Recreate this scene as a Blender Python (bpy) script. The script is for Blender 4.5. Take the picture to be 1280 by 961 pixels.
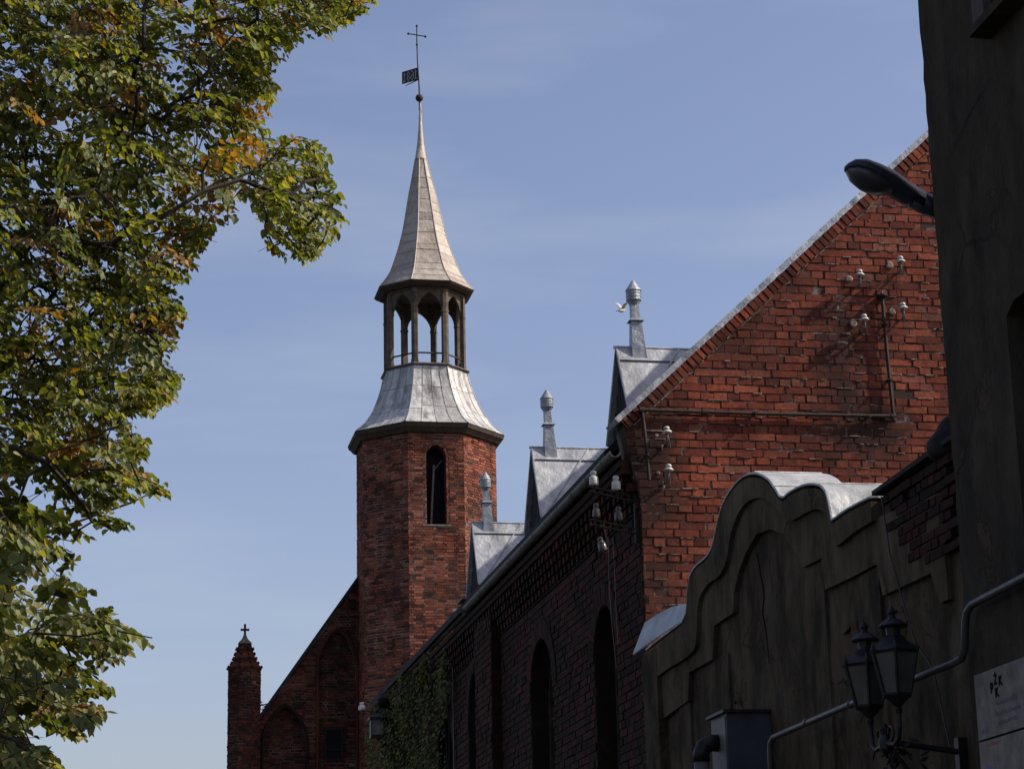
import bpy, bmesh, math, random
from mathutils import Vector, Matrix
from mathutils.geometry import tessellate_polygon
import numpy as np

for o in list(bpy.data.objects): bpy.data.objects.remove(o)
SC = bpy.context.scene
COL = SC.collection
rnd = random.Random(7)

# ------------------------------------------------------------------ camera
# X = across the street (right), Y = along the street, Z = up, metres
FOC, PITCH, ROLL, YAW = 2793.0, math.radians(15.6), 0.022, math.radians(11)
CAM = Vector((0, 0, 1.6))
_F = Vector((math.sin(YAW)*math.cos(PITCH), math.cos(YAW)*math.cos(PITCH), math.sin(PITCH)))
_R0 = Vector((math.cos(YAW), -math.sin(YAW), 0))
_U0 = _R0.cross(_F)
_U = _U0*math.cos(ROLL) + _R0*math.sin(ROLL)
_R = _R0*math.cos(ROLL) - _U0*math.sin(ROLL)
cd = bpy.data.cameras.new('camera'); cam = bpy.data.objects.new('camera', cd); COL.objects.link(cam)
cam.matrix_world = Matrix(((_R.x, _U.x, -_F.x, CAM.x), (_R.y, _U.y, -_F.y, CAM.y), (_R.z, _U.z, -_F.z, CAM.z), (0, 0, 0, 1)))
cd.sensor_width = 36; cd.lens = FOC/1280*36; cd.clip_start = 0.1; cd.clip_end = 3000
SC.camera = cam

# ------------------------------------------------------------------ world, sun, exposure
SUN = Vector((0.80, -0.215, 0.692)).normalized()
EL = math.asin(SUN.z); ROT = math.atan2(SUN.x, SUN.y)
w = bpy.data.worlds.new('World'); SC.world = w; w.use_nodes = True
nt = w.node_tree; nt.nodes.clear()
sky = nt.nodes.new('ShaderNodeTexSky'); sky.sky_type = 'NISHITA'; sky.sun_disc = False
sky.sun_elevation = EL; sky.sun_rotation = ROT; sky.air_density = 1.0; sky.dust_density = 2.3; sky.ozone_density = 1.0
bg = nt.nodes.new('ShaderNodeBackground'); bg.inputs['Strength'].default_value = 0.146
out = nt.nodes.new('ShaderNodeOutputWorld')
# thin high cirrus streaks
tc = nt.nodes.new('ShaderNodeTexCoord'); mp = nt.nodes.new('ShaderNodeMapping'); mp.inputs['Scale'].default_value = (2.2, 2.2, 11.0)
mp.inputs['Rotation'].default_value = (0.06, -0.10, 0.3)
nz = nt.nodes.new('ShaderNodeTexNoise'); nz.inputs['Scale'].default_value = 2.2; nz.inputs['Detail'].default_value = 5; nz.inputs['Roughness'].default_value = .5
rp = nt.nodes.new('ShaderNodeValToRGB'); rp.color_ramp.elements[0].position = .48; rp.color_ramp.elements[1].position = .8
rp.color_ramp.elements[0].color = (0, 0, 0, 1); rp.color_ramp.elements[1].color = (.20, .20, .20, 1)
mx = nt.nodes.new('ShaderNodeMixRGB'); mx.inputs[2].default_value = (4.6, 5.0, 5.4, 1)
L = nt.links.new
L(tc.outputs['Generated'], mp.inputs[0]); L(mp.outputs[0], nz.inputs['Vector']); L(nz.outputs['Fac'], rp.inputs[0])
L(rp.outputs[0], mx.inputs[0]); wb = nt.nodes.new('ShaderNodeMixRGB'); wb.blend_type = 'MULTIPLY'; wb.inputs[0].default_value = 1; wb.inputs[2].default_value = (1.075, .975, 1.035, 1)   # camera white balance
L(sky.outputs[0], wb.inputs[1]); L(wb.outputs[0], mx.inputs[1]); L(mx.outputs[0], bg.inputs[0]); L(bg.outputs[0], out.inputs[0])
ld = bpy.data.lights.new('sun', 'SUN'); ld.energy = 5.0; ld.angle = math.radians(.5); ld.color = (1, .93, .82)
sun = bpy.data.objects.new('sun', ld); COL.objects.link(sun); sun.location = (60, -20, 60)
sun.rotation_euler = (-SUN).to_track_quat('-Z', 'Y').to_euler()
vs = SC.view_settings; vs.view_transform = 'Standard'; vs.look = 'None'; vs.exposure = 0.0; vs.gamma = 1; vs.use_curve_mapping = False
SC.cycles.max_bounces = 6; SC.cycles.use_denoising = True

# ------------------------------------------------------------------ materials
class N:
    def __init__(s, name):
        s.m = bpy.data.materials.new(name); s.m.use_nodes = True; s.t = s.m.node_tree
        s.b = s.t.nodes['Principled BSDF']; s.co = s.n('TexCoord').outputs['Object']
    def n(s, k, **kw):
        x = s.t.nodes.new('ShaderNode'+k)
        for a, v in kw.items(): setattr(x, a, v)
        return x
    def l(s, a, b): s.t.links.new(a, b)
    def noise(s, scale, detail=4, stretch=None, rough=.55):
        x = s.n('TexNoise'); x.inputs['Scale'].default_value = scale; x.inputs['Detail'].default_value = detail; x.inputs['Roughness'].default_value = rough
        if stretch:
            m = s.n('Mapping'); m.inputs['Scale'].default_value = stretch; s.l(s.co, m.inputs[0]); s.l(m.outputs[0], x.inputs['Vector'])
        else: s.l(s.co, x.inputs['Vector'])
        return x.outputs['Fac']
    def ramp(s, fac, stops, const=False):
        r = s.n('ValToRGB'); e = r.color_ramp.elements
        if const: r.color_ramp.interpolation = 'CONSTANT'
        while len(e) < len(stops): e.new(.5)
        for i, (p, c) in enumerate(stops):
            e[i].position = p; e[i].color = (c, c, c, 1) if isinstance(c, (int, float)) else (*c, 1)
        s.l(fac, r.inputs[0]); return r.outputs[0]
    def mix(s, fac, a, b, mode='MIX'):
        x = s.n('MixRGB', blend_type=mode)
        for v, i in ((fac, 0), (a, 1), (b, 2)):
            if isinstance(v, (int, float)): x.inputs[i].default_value = v if i == 0 else (v, v, v, 1)
            elif isinstance(v, tuple): x.inputs[i].default_value = (*v, 1)
            else: s.l(v, x.inputs[i])
        return x.outputs[0]
    def sub(s, a, v):
        x = s.n('Math', operation='SUBTRACT'); s.l(a, x.inputs[0]); x.inputs[1].default_value = v; return x.outputs[0]
    def island(s): return s.n('NewGeometry').outputs['Random Per Island']
    def bump(s, h, strength=.4, dist=.01):
        b = s.n('Bump'); b.inputs['Strength'].default_value = strength; b.inputs['Distance'].default_value = dist
        s.l(h, b.inputs['Height']); s.l(b.outputs[0], s.b.inputs['Normal'])
    def done(s, col, rough=.85, metal=0.0, spec=.3):
        if isinstance(col, tuple): s.b.inputs['Base Color'].default_value = (*col, 1)
        else: s.l(col, s.b.inputs['Base Color'])
        if isinstance(rough, (int, float)): s.b.inputs['Roughness'].default_value = rough
        else: s.l(rough, s.b.inputs['Roughness'])
        s.b.inputs['Metallic'].default_value = metal; s.b.inputs['Specular IOR Level'].default_value = spec
        return s.m

def brick_mat(name, stops, soot=(.5, .72), soot_shade_c=(.02, .017, .016), sscale=.55, amount=.85, soot_shade_spots=()):
    k = N(name)
    c = k.ramp(k.island(), stops)
    c = k.mix(1, c, k.ramp(k.noise(22, 5), [(.25, .55), (.75, 1.15)]), 'MULTIPLY')
    c = k.mix(1, c, k.ramp(k.noise(1.7, 6, None, .7), [(.30, .50), (.68, 1.15)]), 'MULTIPLY')
    c = k.mix(k.ramp(k.noise(9, 6, None, .7), [(.60, 0), (.72, .45)]), c, soot_shade_c)
    s = k.ramp(k.noise(sscale, 7, (1, 1, .8), .68), [(soot[0], 0), (soot[1], amount)])
    c = k.mix(s, c, soot_shade_c)
    for (cen, sx, sz, am) in soot_shade_spots:   # old soot and painted-in cast shadow stains of their own shape
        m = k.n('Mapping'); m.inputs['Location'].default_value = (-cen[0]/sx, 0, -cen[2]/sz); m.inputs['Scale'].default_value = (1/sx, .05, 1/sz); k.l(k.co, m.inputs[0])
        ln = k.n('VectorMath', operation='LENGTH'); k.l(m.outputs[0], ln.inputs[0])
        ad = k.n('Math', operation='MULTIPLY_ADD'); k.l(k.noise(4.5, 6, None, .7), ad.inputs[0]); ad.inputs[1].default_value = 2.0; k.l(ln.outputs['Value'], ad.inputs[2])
        c = k.mix(k.ramp(k.sub(ad.outputs[0], 1.1), [(.25, am), (.95, 0)]), c, soot_shade_c)
    k.bump(k.noise(60, 5), .55, .006)
    return k.done(c, .92, spec=.15)
def mortar_mat(name, dark, pale, lo=.5, hi=.68, scale=3.0):
    k = N(name)
    c = k.mix(k.ramp(k.noise(scale, 6, None, .7), [(lo, 0), (hi, 1)]), dark, pale)
    k.bump(k.noise(45, 5), .6, .008)
    return k.done(c, .95, spec=.1)
GST = [(0, (.11, .038, .028)), (.08, (.17, .048, .033)), (.35, (.235, .059, .036)), (.65, (.285, .072, .040)), (.9, (.35, .10, .055)), (1, (.23, .09, .066))]
M = {}
M['gable_brick'] = brick_mat('weathered orange red brick', GST, (.50, .70), (.032, .019, .016), .7, .75, [((2.75, 0, 8.0), .75, .60, .92), ((2.45, 0, 8.85), .42, .95, .8), ((1.3, 0, 8.9), .6, .4, .5), ((.1, 0, 7.5), .5, 1.2, .92), ((.2, 0, 6.0), .25, .6, .7)])  # tall narrow spot paints a cast shadow band into the brick
M['gable_mortar'] = mortar_mat('sooty mortar', (.055, .036, .029), (.33, .27, .225), .50, .68, 4.2)
M['lime'] = mortar_mat('pale lime mortar', (.10, .08, .068), (.34, .30, .255), .36, .62, 16)
TST = [(0, (.05, .026, .02)), (.2, (.14, .047, .032)), (.5, (.255, .074, .044)), (.8, (.35, .105, .06)), (1, (.43, .16, .10))]
M['tower_brick'] = brick_mat('old dark red brick', TST, (.46, .70), (.035, .022, .019), .45, .7)
M['tower_mortar'] = mortar_mat('tower mortar', (.055, .036, .028), (.33, .26, .205), .42, .64, 1.1)
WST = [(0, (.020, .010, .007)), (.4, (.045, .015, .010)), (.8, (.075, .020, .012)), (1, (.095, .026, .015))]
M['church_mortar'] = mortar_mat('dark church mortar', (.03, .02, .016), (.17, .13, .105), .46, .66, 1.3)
M['hall_brick'] = brick_mat('sooty shaded side brick', WST, (.42, .7), (.022, .014, .011), .4, .8)  # tone kept low to carry the side wall's shade as well as soot
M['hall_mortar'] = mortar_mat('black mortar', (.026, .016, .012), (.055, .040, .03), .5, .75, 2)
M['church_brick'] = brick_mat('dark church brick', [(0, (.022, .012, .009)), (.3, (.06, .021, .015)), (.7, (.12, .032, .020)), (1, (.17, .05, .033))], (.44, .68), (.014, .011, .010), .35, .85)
def zinc(name, a, b, rough=.5, dirt=(.09, .085, .08), lo=.52, hi=.75, metal=.25, dscale=1.6, stretch=(1, 1, .35)):
    k = N(name)
    c = k.mix(k.island(), a, b)
    c = k.mix(1, c, k.ramp(k.noise(6, 6), [(.3, .78), (.7, 1.12)]), 'MULTIPLY')
    c = k.mix(k.ramp(k.noise(dscale, 6, stretch, .65), [(lo, 0), (hi, .75)]), c, dirt)
    k.bump(k.noise(3.2, 5), .75, .06)
    return k.done(c, rough, metal, .4)
M['zinc'] = zinc('weathered zinc sheet', (.34, .35, .37), (.44, .45, .46))
M['vent'] = zinc('grey vent metal', (.27, .29, .32), (.33, .35, .38), .45)
M['coping'] = zinc('pale zinc coping', (.42, .43, .44), (.50, .51, .52), .55, (.16, .155, .15), .5, .74, .15)
M['verge'] = zinc('grey verge strip', (.30, .32, .35), (.36, .38, .41), .5)
M['lead'] = zinc('brownish lead spire sheet', (.32, .28, .235), (.43, .38, .32), .6, (.20, .135, .10), .5, .72, .1, 1.0, (1, 1, .5))
M['skirt'] = zinc('streaked pale lead sheet', (.36, .355, .34), (.56, .55, .53), .5, (.085, .075, .065), .50, .66, .15, 1.5, (1.6, 1.6, .28))
M['seam'] = zinc('lead seam', (.24, .22, .20), (.30, .28, .25), .55)
def plain(name, col, rough=.6, metal=0, var=.35, scale=9, bump=.3, spec=.3):
    k = N(name)
    c = k.mix(1, col, k.ramp(k.noise(scale, 6), [(.3, 1-var), (.7, 1+var)]), 'MULTIPLY')
    if bump: k.bump(k.noise(scale*4, 4), bump, .006)
    return k.done(c, rough, metal, spec)
M['wood'] = plain('grey weathered timber', (.088, .07, .052), .85, var=.5, scale=5)
M['dark_wood'] = plain('dark timber', (.05, .038, .028), .85, var=.4)
M['tarred_wood'] = plain('tarred boarding', (.014, .012, .012), .9, var=.4)
M['iron'] = plain('dark iron', (.03, .028, .028), .5, .5, .4, 12)
M['rusty'] = plain('rusty iron', (.034, .023, .019), .75, .1, .5, 14)
M['gutter'] = plain('gutter zinc', (.115, .11, .105), .55, .3, .45, 3)
M['pipe'] = plain('painted pipe', (.075, .066, .057), .42, .2, .4, 4)
M['roof'] = plain('dark roof felt', (.022, .021, .022), .9, var=.4)
M['porcelain'] = plain('white porcelain', (.55, .54, .50), .35, 0, .3, 22, 0, .5)
M['dirty_porcelain'] = plain('dirty porcelain', (.075, .062, .052), .3, 0, .45, 30, 0, .5)
M['glass_dark'] = plain('dark window glass', (.004, .004, .005), .5, 0, .3, 3, 0, .08)
M['glass_milky'] = plain('dusty lantern glass', (.068, .066, .056), .35, 0, .35, 5, 0, .5)
M['lamp_paint'] = plain('blue black lamp paint', (.022, .024, .034), .38, 0, .3, 8, .05, .4)
M['lamp_bowl'] = plain('grey lamp bowl', (.05, .048, .05), .3, 0, .2, 8, 0, .5)
M['white_sign'] = plain('dirty white board', (.19, .168, .142), .7, 0, .4, 7, .05)
M['black_paint'] = plain('black paint', (.006, .006, .006), .9, 0, .2, 8, 0, .03)
M['faded_ink'] = plain('faded ink', (.13, .13, .145), .7, 0, .3, 12, 0)
M['faded_red'] = plain('faded red paint', (.26, .10, .075), .7, 0, .3, 12, 0)
M['faded_blue'] = plain('faded blue paint', (.13, .13, .30), .7, 0, .3, 12, 0)
M['feather'] = plain('pale feathers', (.42, .40, .38), .8, 0, .3, 20, 0)
M['bark'] = plain('bark', (.035, .028, .022), .95, 0, .4, 10, .5)
M['stone'] = plain('grey stone cap', (.12, .108, .092), .9, 0, .4, 12)
M['ground'] = plain('earth', (.07, .065, .055), .95, 0, .3, .6)
M['asphalt'] = plain('asphalt', (.05, .05, .05), .9, 0, .25, 4)
M['paving'] = plain('paving', (.12, .115, .11), .9, 0, .25, 3)
M['box_paint'] = plain('grey box paint', (.05, .052, .06), .55, 0, .25, 4, .1)
M['box_side'] = plain('pale grey box paint', (.11, .106, .098), .55, 0, .25, 4, .1)
def stucco(name, a, b, dark, lo=.42, hi=.66):
    k = N(name)
    c = k.mix(k.ramp(k.noise(.9, 6, None, .6), [(.35, 0), (.65, 1)]), a, b)
    c = k.mix(k.ramp(k.noise(2.0, 7, (1.2, 1.2, .5), .7), [(lo, 0), (hi, .85)]), c, dark)
    pe = k.ramp(k.noise(1.15, 9, None, .72), [(.585, 0), (.60, 1)])
    c = k.mix(k.mix(1, pe, .75, 'MULTIPLY'), c, (.085, .056, .036))
    cr = k.n('TexVoronoi', feature='DISTANCE_TO_EDGE'); cr.inputs['Scale'].default_value = .8
    wv_ = k.n('MixRGB'); wv_.inputs[0].default_value = .12; k.l(k.co, wv_.inputs[1]); nn_ = k.n('TexNoise'); nn_.inputs['Scale'].default_value = 3; nn_.inputs['Detail'].default_value = 6; k.l(k.co, nn_.inputs['Vector']); k.l(nn_.outputs['Color'], wv_.inputs[2]); k.l(wv_.outputs[0], cr.inputs['Vector'])
    ck = k.ramp(cr.outputs['Distance'], [(.0, 1), (.012, 0)])
    c = k.mix(k.mix(1, ck, k.ramp(k.noise(.7, 3), [(.50, 0), (.60, .55)]), 'MULTIPLY'), c, (.006, .005, .004))
    hh = k.mix(.5, k.noise(18, 8, None, .65), k.mix(1, (1.0, 1.0, 1.0), pe, 'SUBTRACT'))
    k.bump(hh, .8, .03)
    return k.done(c, .95, spec=.1)
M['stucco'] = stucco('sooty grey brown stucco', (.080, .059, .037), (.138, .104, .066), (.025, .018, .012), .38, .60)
M['undercoat'] = stucco('bare reddish undercoat', (.10, .062, .042), (.13, .085, .058), (.05, .034, .025))
M['moulding'] = stucco('moulding stucco', (.090, .068, .043), (.148, .113, .072), (.030, .022, .014), .42, .64)
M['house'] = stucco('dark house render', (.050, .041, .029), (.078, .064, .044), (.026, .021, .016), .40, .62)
M['house_trim'] = stucco('lighter house trim', (.10, .095, .09), (.13, .125, .115), (.06, .055, .05))

def leaf_mat(name, stops, trans, gloss=.10):
    k = N(name)
    g = k.island()
    c = k.ramp(g, stops)
    c = k.mix(1, c, k.ramp(k.noise(.9, 3), [(.3, .75), (.7, 1.2)]), 'MULTIPLY')
    k.t.nodes.remove(k.b)
    d = k.n('BsdfDiffuse'); t = k.n('BsdfTranslucent'); gl = k.n('BsdfGlossy'); gl.inputs['Roughness'].default_value = .55
    gl.inputs['Color'].default_value = (.8, .82, .78, 1)
    k.l(c, d.inputs[0]); tcx = k.mix(1, c, (1.9, 1.85, .6), 'MULTIPLY'); k.l(tcx, t.inputs[0])
    a = k.n('MixShader'); a.inputs[0].default_value = trans; k.l(d.outputs[0], a.inputs[1]); k.l(t.outputs[0], a.inputs[2])
    e = k.n('MixShader'); e.inputs[0].default_value = gloss; k.l(a.outputs[0], e.inputs[1]); k.l(gl.outputs[0], e.inputs[2])
    k.l(e.outputs[0], k.t.nodes['Material Output'].inputs[0])
    return k.m
M['leaf'] = leaf_mat('linden leaf', [(0, (.054, .074, .017)), (.35, (.100, .124, .027)), (.7, (.155, .168, .036)), (.93, (.25, .23, .055)), (1, (.32, .25, .08))], .42, .035)
M['autumn'] = leaf_mat('autumn linden leaf', [(0, (.16, .10, .022)), (.5, (.28, .155, .03)), (.85, (.23, .10, .026)), (1, (.34, .22, .05))], .4, .05)
M['ivy'] = leaf_mat('ivy leaf', [(0, (.026, .032, .006)), (.6, (.075, .085, .014)), (1, (.16, .15, .026))], .2, .03)
M['far_leaf'] = leaf_mat('far leaf', [(0, (.03, .035, .02)), (1, (.07, .06, .03))], .3)
M['lime_leaf'] = leaf_mat('yellow green leaf', [(0, (.10, .12, .02)), (1, (.22, .22, .04))], .4)

# ------------------------------------------------------------------ mesh building
class MB:
    def __init__(s): s.v, s.f, s.mi = [], [], []
    def face(s, pts, mi=0):
        n = len(s.v); s.v.extend(tuple(p) for p in pts); s.f.append(tuple(range(n, n+len(pts)))); s.mi.append(mi)
    def add(s, verts, faces, mi=0):
        n = len(s.v); s.v.extend(tuple(p) for p in verts)
        for f in faces: s.f.append(tuple(i+n for i in f)); s.mi.append(mi)
    def hexa(s, p, mi=0):   # 8 points: bottom ring 0-3, top ring 4-7
        s.add(p, [(3, 2, 1, 0), (4, 5, 6, 7), (0, 1, 5, 4), (1, 2, 6, 5), (2, 3, 7, 6), (3, 0, 4, 7)], mi)
    def box(s, x0, x1, y0, y1, z0, z1, mi=0):
        s.hexa([(x0, y0, z0), (x1, y0, z0), (x1, y1, z0), (x0, y1, z0), (x0, y0, z1), (x1, y0, z1), (x1, y1, z1), (x0, y1, z1)], mi)
    def prism(s, ring0, ring1, mi=0, caps=True):
        n = len(ring0); f = [(i, (i+1) % n, n+(i+1) % n, n+i) for i in range(n)]
        if caps: f += [tuple(reversed(range(n))), tuple(range(n, 2*n))]
        s.add(list(ring0)+list(ring1), f, mi)
    def tube(s, pts, r, k=8, mi=0, caps=True):
        pts = [Vector(p) for p in pts]; rs = r if isinstance(r, (list, tuple)) else [r]*len(pts)
        rings = []; up = None
        for i, p in enumerate(pts):
            d = (pts[min(i+1, len(pts)-1)]-pts[max(i-1, 0)]).normalized()
            if up is None: up = d.orthogonal().normalized()
            up = (up-d*up.dot(d)).normalized(); sd = d.cross(up)
            rings.append([p+(up*math.cos(a)+sd*math.sin(a))*rs[i] for a in [2*math.pi*j/k for j in range(k)]])
        v = [q for g in rings for q in g]; f = []
        for i in range(len(rings)-1):
            for j in range(k): f.append((i*k+j, i*k+(j+1) % k, (i+1)*k+(j+1) % k, (i+1)*k+j))
        if caps: f += [tuple(reversed(range(k))), tuple(range((len(rings)-1)*k, len(rings)*k))]
        s.add(v, f, mi)
    def lathe(s, c, prof, k=16, mi=0, axis=(0, 0, 1)):
        ax = Vector(axis).normalized(); c = Vector(c); e1 = ax.orthogonal().normalized(); e2 = ax.cross(e1); v = []; f = []
        for (r, h) in prof:
            for j in range(k):
                a = 2*math.pi*j/k; v.append(c+ax*h+(e1*math.cos(a)+e2*math.sin(a))*max(r, 1e-4))
        for i in range(len(prof)-1):
            for j in range(k): f.append((i*k+j, i*k+(j+1) % k, (i+1)*k+(j+1) % k, (i+1)*k+j))
        f += [tuple(reversed(range(k))), tuple(range((len(prof)-1)*k, len(prof)*k))]
        s.add(v, f, mi)
    def plate(s, O, a, b, n, outer, holes=(), t=.3, mi=0, back=True, hole_mi=None):
        """polygon with holes in frame (O,a,b), front at n=0, thickness t going to -n"""
        O, a, b, n = Vector(O), Vector(a), Vector(b), Vector(n)
        loops = [list(outer)]+[list(h) for h in holes]
        flat = [p for l in loops for p in l]
        tr = tessellate_polygon([[Vector((p[0], p[1], 0)) for p in l] for l in loops])
        F = [O+a*p[0]+b*p[1] for p in flat]
        def orient(t3):
            c = (F[t3[1]]-F[t3[0]]).cross(F[t3[2]]-F[t3[0]]); return t3 if c.dot(n) > 0 else (t3[0], t3[2], t3[1])
        tr = [orient(q) for q in tr]
        s.add(F, tr, mi)
        B = [p-n*t for p in F]
        if back: s.add(B, [tuple(reversed(q)) for q in tr], mi)
        i = 0
        for li, l in enumerate(loops):
            m = len(l)
            for j in range(m): s.add([F[i+j], F[i+(j+1) % m], B[i+(j+1) % m], B[i+j]], [(0, 1, 2, 3)], hole_mi if li and hole_mi is not None else mi)
            i += m
    def build(s, name, mats, parent=None, smooth=False):
        me = bpy.data.meshes.new(name)
        o = bpy.data.objects.new(name, me); COL.objects.link(o)
        off = Vector((0, 0, 0)); q = parent
        while q is not None: off = off+q.location; q = q.parent
        ox, oy, oz = off
        me.from_pydata([(x-ox, y-oy, z-oz) for x, y, z in s.v], [], s.f)
        for m in (mats if isinstance(mats, (list, tuple)) else [mats]): me.materials.append(M[m])
        me.polygons.foreach_set('material_index', s.mi)
        if smooth: me.polygons.foreach_set('use_smooth', [True]*len(s.f))
        me.validate(); me.update()
        if parent is not None: o.parent = parent
        return o
def fix_normals(o):
    bm = bmesh.new(); bm.from_mesh(o.data); bmesh.ops.recalc_face_normals(bm, faces=bm.faces); bm.to_mesh(o.data); bm.free()

def tag(o, label, cat, group=None, kind=None):
    o['label'] = label; o['category'] = cat
    if group: o['group'] = group
    if kind: o['kind'] = kind
    return o
def thing(name, loc, label, cat, group=None):
    o = bpy.data.objects.new(name, None); COL.objects.link(o); o.location = loc; o.empty_display_size = .3
    return tag(o, label, cat, group)
def struct(o, label, cat): return tag(o, label, cat, kind='structure')
def copy_tree(o, parent=None):
    c = o.copy(); COL.objects.link(c)
    if parent is not None: c.parent = parent
    for ch in list(o.children): copy_tree(ch, c)
    return c

def bricks(mb, O, a, b, n, b0, b1, h, Ls, Lh, spans, bond='cross', joint=.011, proud=.012, jit=.002, mi=0, seed=1, edge=0, drop=.0, prv=.006):
    O, a, b, n = Vector(O), Vector(a), Vector(b), Vector(n); R = random.Random(seed)
    rows = int(round((b1-b0)/h)); V, Fc = [], []
    for k in range(rows):
        lo, hi = b0+k*h+joint/2, b0+(k+1)*h-joint/2
        s0, s1 = spans(lo), spans(hi)
        if len(s0) != len(s1):
            s0 = s1 = (s0 if len(s0) > len(s1) else s1)
        for (p0, p1), (q0, q1) in zip(s0, s1):
            A0, A1 = min(p0, q0), max(p1, q1)
            if edge:
                e0, e1 = R.uniform(-edge, edge), R.uniform(-edge, edge); p0 += e0; q0 += e0; p1 += e1; q1 += e1; A0 += e0; A1 += e1
            if bond == 'cross': pat = [Ls] if k % 2 == 0 else [Lh]; off = (0 if (k//2) % 2 == 0 else Ls/2) if k % 2 == 0 else Lh*.5
            elif bond == 'head': pat = [Lh]; off = (k % 2)*Lh/2
            else: pat = [Ls, Ls, Lh]; off = (k % 2)*(Ls+Lh*.5)
            per = sum(pat); x = math.floor((A0-off)/per-1)*per+off; i = 0
            while x < A1:
                x1 = x+pat[i % len(pat)]; i += 1
                xa, xb = x+joint/2+R.uniform(-jit, jit)*2, x1-joint/2+R.uniform(-jit, jit)*2
                x = x1
                if R.random() < drop: continue
                c = [max(xa, p0), min(xb, p1), min(xb, q1), max(xa, q0)]
                if c[1]-c[0] < .012 and c[2]-c[3] < .012: continue
                c[1] = max(c[1], c[0]+.002); c[2] = max(c[2], c[3]+.002)
                wob = .003*math.sin(x*1.7+k*2.1)+R.uniform(-jit, jit)
                zz = [lo+wob, lo+wob+R.uniform(-jit, jit), hi+wob+R.uniform(-jit, jit), hi+wob]
                pr = proud+R.uniform(-prv, prv)*(1 if R.random() > .06 else 2.6)
                tilt = R.uniform(-.003, .003); ins = .004
                base = [O+a*c[j]+b*zz[j]-n*.02 for j in range(4)]
                fr = []
                sx = (1, -1, -1, 1); sz = (1, 1, -1, -1)
                for j in range(4):
                    fr.append(O+a*(c[j]+sx[j]*ins*R.uniform(.3, 1.3))+b*(zz[j]+sz[j]*ins*R.uniform(.2, 1.1))+n*(pr+(tilt if j in (1, 2) else -tilt)))
                m = len(V); V += base+fr
                Fc += [(m+4, m+5, m+6, m+7), (m, m+1, m+5, m+4), (m+1, m+2, m+6, m+5), (m+2, m+3, m+7, m+6), (m+3, m, m+4, m+7)]
    mb.add(V, Fc, mi)

def arch_outline(c, hw, z0, zs, kind='round', n=14, rise=None):
    """closed outline (a,b) of an opening: round or pointed head"""
    pts = [(c-hw, z0), (c+hw, z0)]
    if kind == 'round':
        pts += [(c+hw*math.cos(t), zs+hw*math.sin(t)) for t in [math.pi*i/n for i in range(n+1)]]
    else:
        R_ = ((rise**2)+hw**2)/(2*hw); th = math.atan2(rise, R_-hw)
        h = n//2
        pts += [(c+hw-R_+R_*math.cos(th*i/h), zs+R_*math.sin(th*i/h)) for i in range(h+1)]
        pts += [(c-hw+R_-R_*math.cos(th*i/h), zs+R_*math.sin(th*i/h)) for i in range(h-1, -1, -1)]
    return pts
def arch_half(hw, zs, b, kind, rise=None):
    if b <= zs: return hw
    if kind == 'round': return math.sqrt(max(hw*hw-(b-zs)**2, 0)) if b < zs+hw else 0
    if b >= zs+rise: return 0
    R_ = (rise**2+hw**2)/(2*hw); return max(0, hw-R_+math.sqrt(max(R_*R_-(b-zs)**2, 0)))
def subtract(iv, holes):
    out = [iv]
    for (h0, h1) in sorted(holes):
        nw = []
        for (x0, x1) in out:
            if h1 <= x0 or h0 >= x1: nw.append((x0, x1)); continue
            if h0 > x0: nw.append((x0, h0))
            if h1 < x1: nw.append((h1, x1))
        out = nw
    return out
def voussoirs(mb, O, a, b, n, c, zs, r0, r1, cnt, proud=.02, mi=0, t0=0, t1=math.pi):
    O, a, b, n = map(Vector, (O, a, b, n))
    for i in range(cnt):
        g0, g1 = t0+(t1-t0)*(i+.06)/cnt, t0+(t1-t0)*(i+.94)/cnt
        P = [O+a*(c+r*math.cos(g))+b*(zs+r*math.sin(g)) for r, g in ((r0, g0), (r1, g0), (r1, g1), (r0, g1))]
        mb.hexa([p-n*.02 for p in P]+[p+n*(proud+rnd.uniform(-.005, .005)) for p in P], mi)
X, Y, Z = Vector((1, 0, 0)), Vector((0, 1, 0)), Vector((0, 0, 1))

def ray(px, py): return _F*FOC+_R*(px-640)-_U*(py-480.5)

# ------------------------------------------------------------------ ground and street
m = MB(); m.face([(-900, -900, 0), (900, -900, 0), (900, 900, 0), (-900, 900, 0)]); struct(m.build('ground', 'ground'), 'brown open ground around the church and hall', 'ground')
m = MB(); m.face([(-3.5, -40, .004), (3.2, -40, .004), (3.2, 60, .004), (-3.5, 60, .004)]); struct(m.build('road', 'asphalt'), 'narrow asphalt street running past the walls', 'road')
m = MB(); m.box(3.2, 6.0, -40, 58, -.1, .13); struct(m.build('pavement', 'paving'), 'paved footway along the foot of the walls', 'pavement')

# ------------------------------------------------------------------ brick hall
GY, HX, HX2, RX, RZ = 24.0, 6.12, 16.88, 11.5, 13.26
SL = .926; CA = 1/math.hypot(1, SL); SA = SL*CA
hall = thing('brick_hall', (HX, GY, 0), 'red brick hall with sunlit end gable, arched side windows and little zinc dormers', 'hall')
mb = MB()
def roofline(x): return 8.04+SL*(min(x, 2*RX-x)-5.86)
gout = [(HX, 0), (HX2, 0), (HX2, 7.7), (17.05, 7.9), (RX, roofline(RX)-.06), (5.96, 8.055), (5.955, 7.85), (5.99, 7.72), (6.08, 7.3), (HX, 7.1)]
mb.plate((0, GY, 0), X, Z, -Y, gout, (), .35, 0)
def gspan(b):
    l = HX+.004
    if b > 7.15: l = HX-.17*min(1, (b-7.15)/.75)
    if b > 7.79: l = max(l, 5.86+(b-7.79)/SL)
    return [(l, 2*RX-l)] if l < RX-.05 else []
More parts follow.
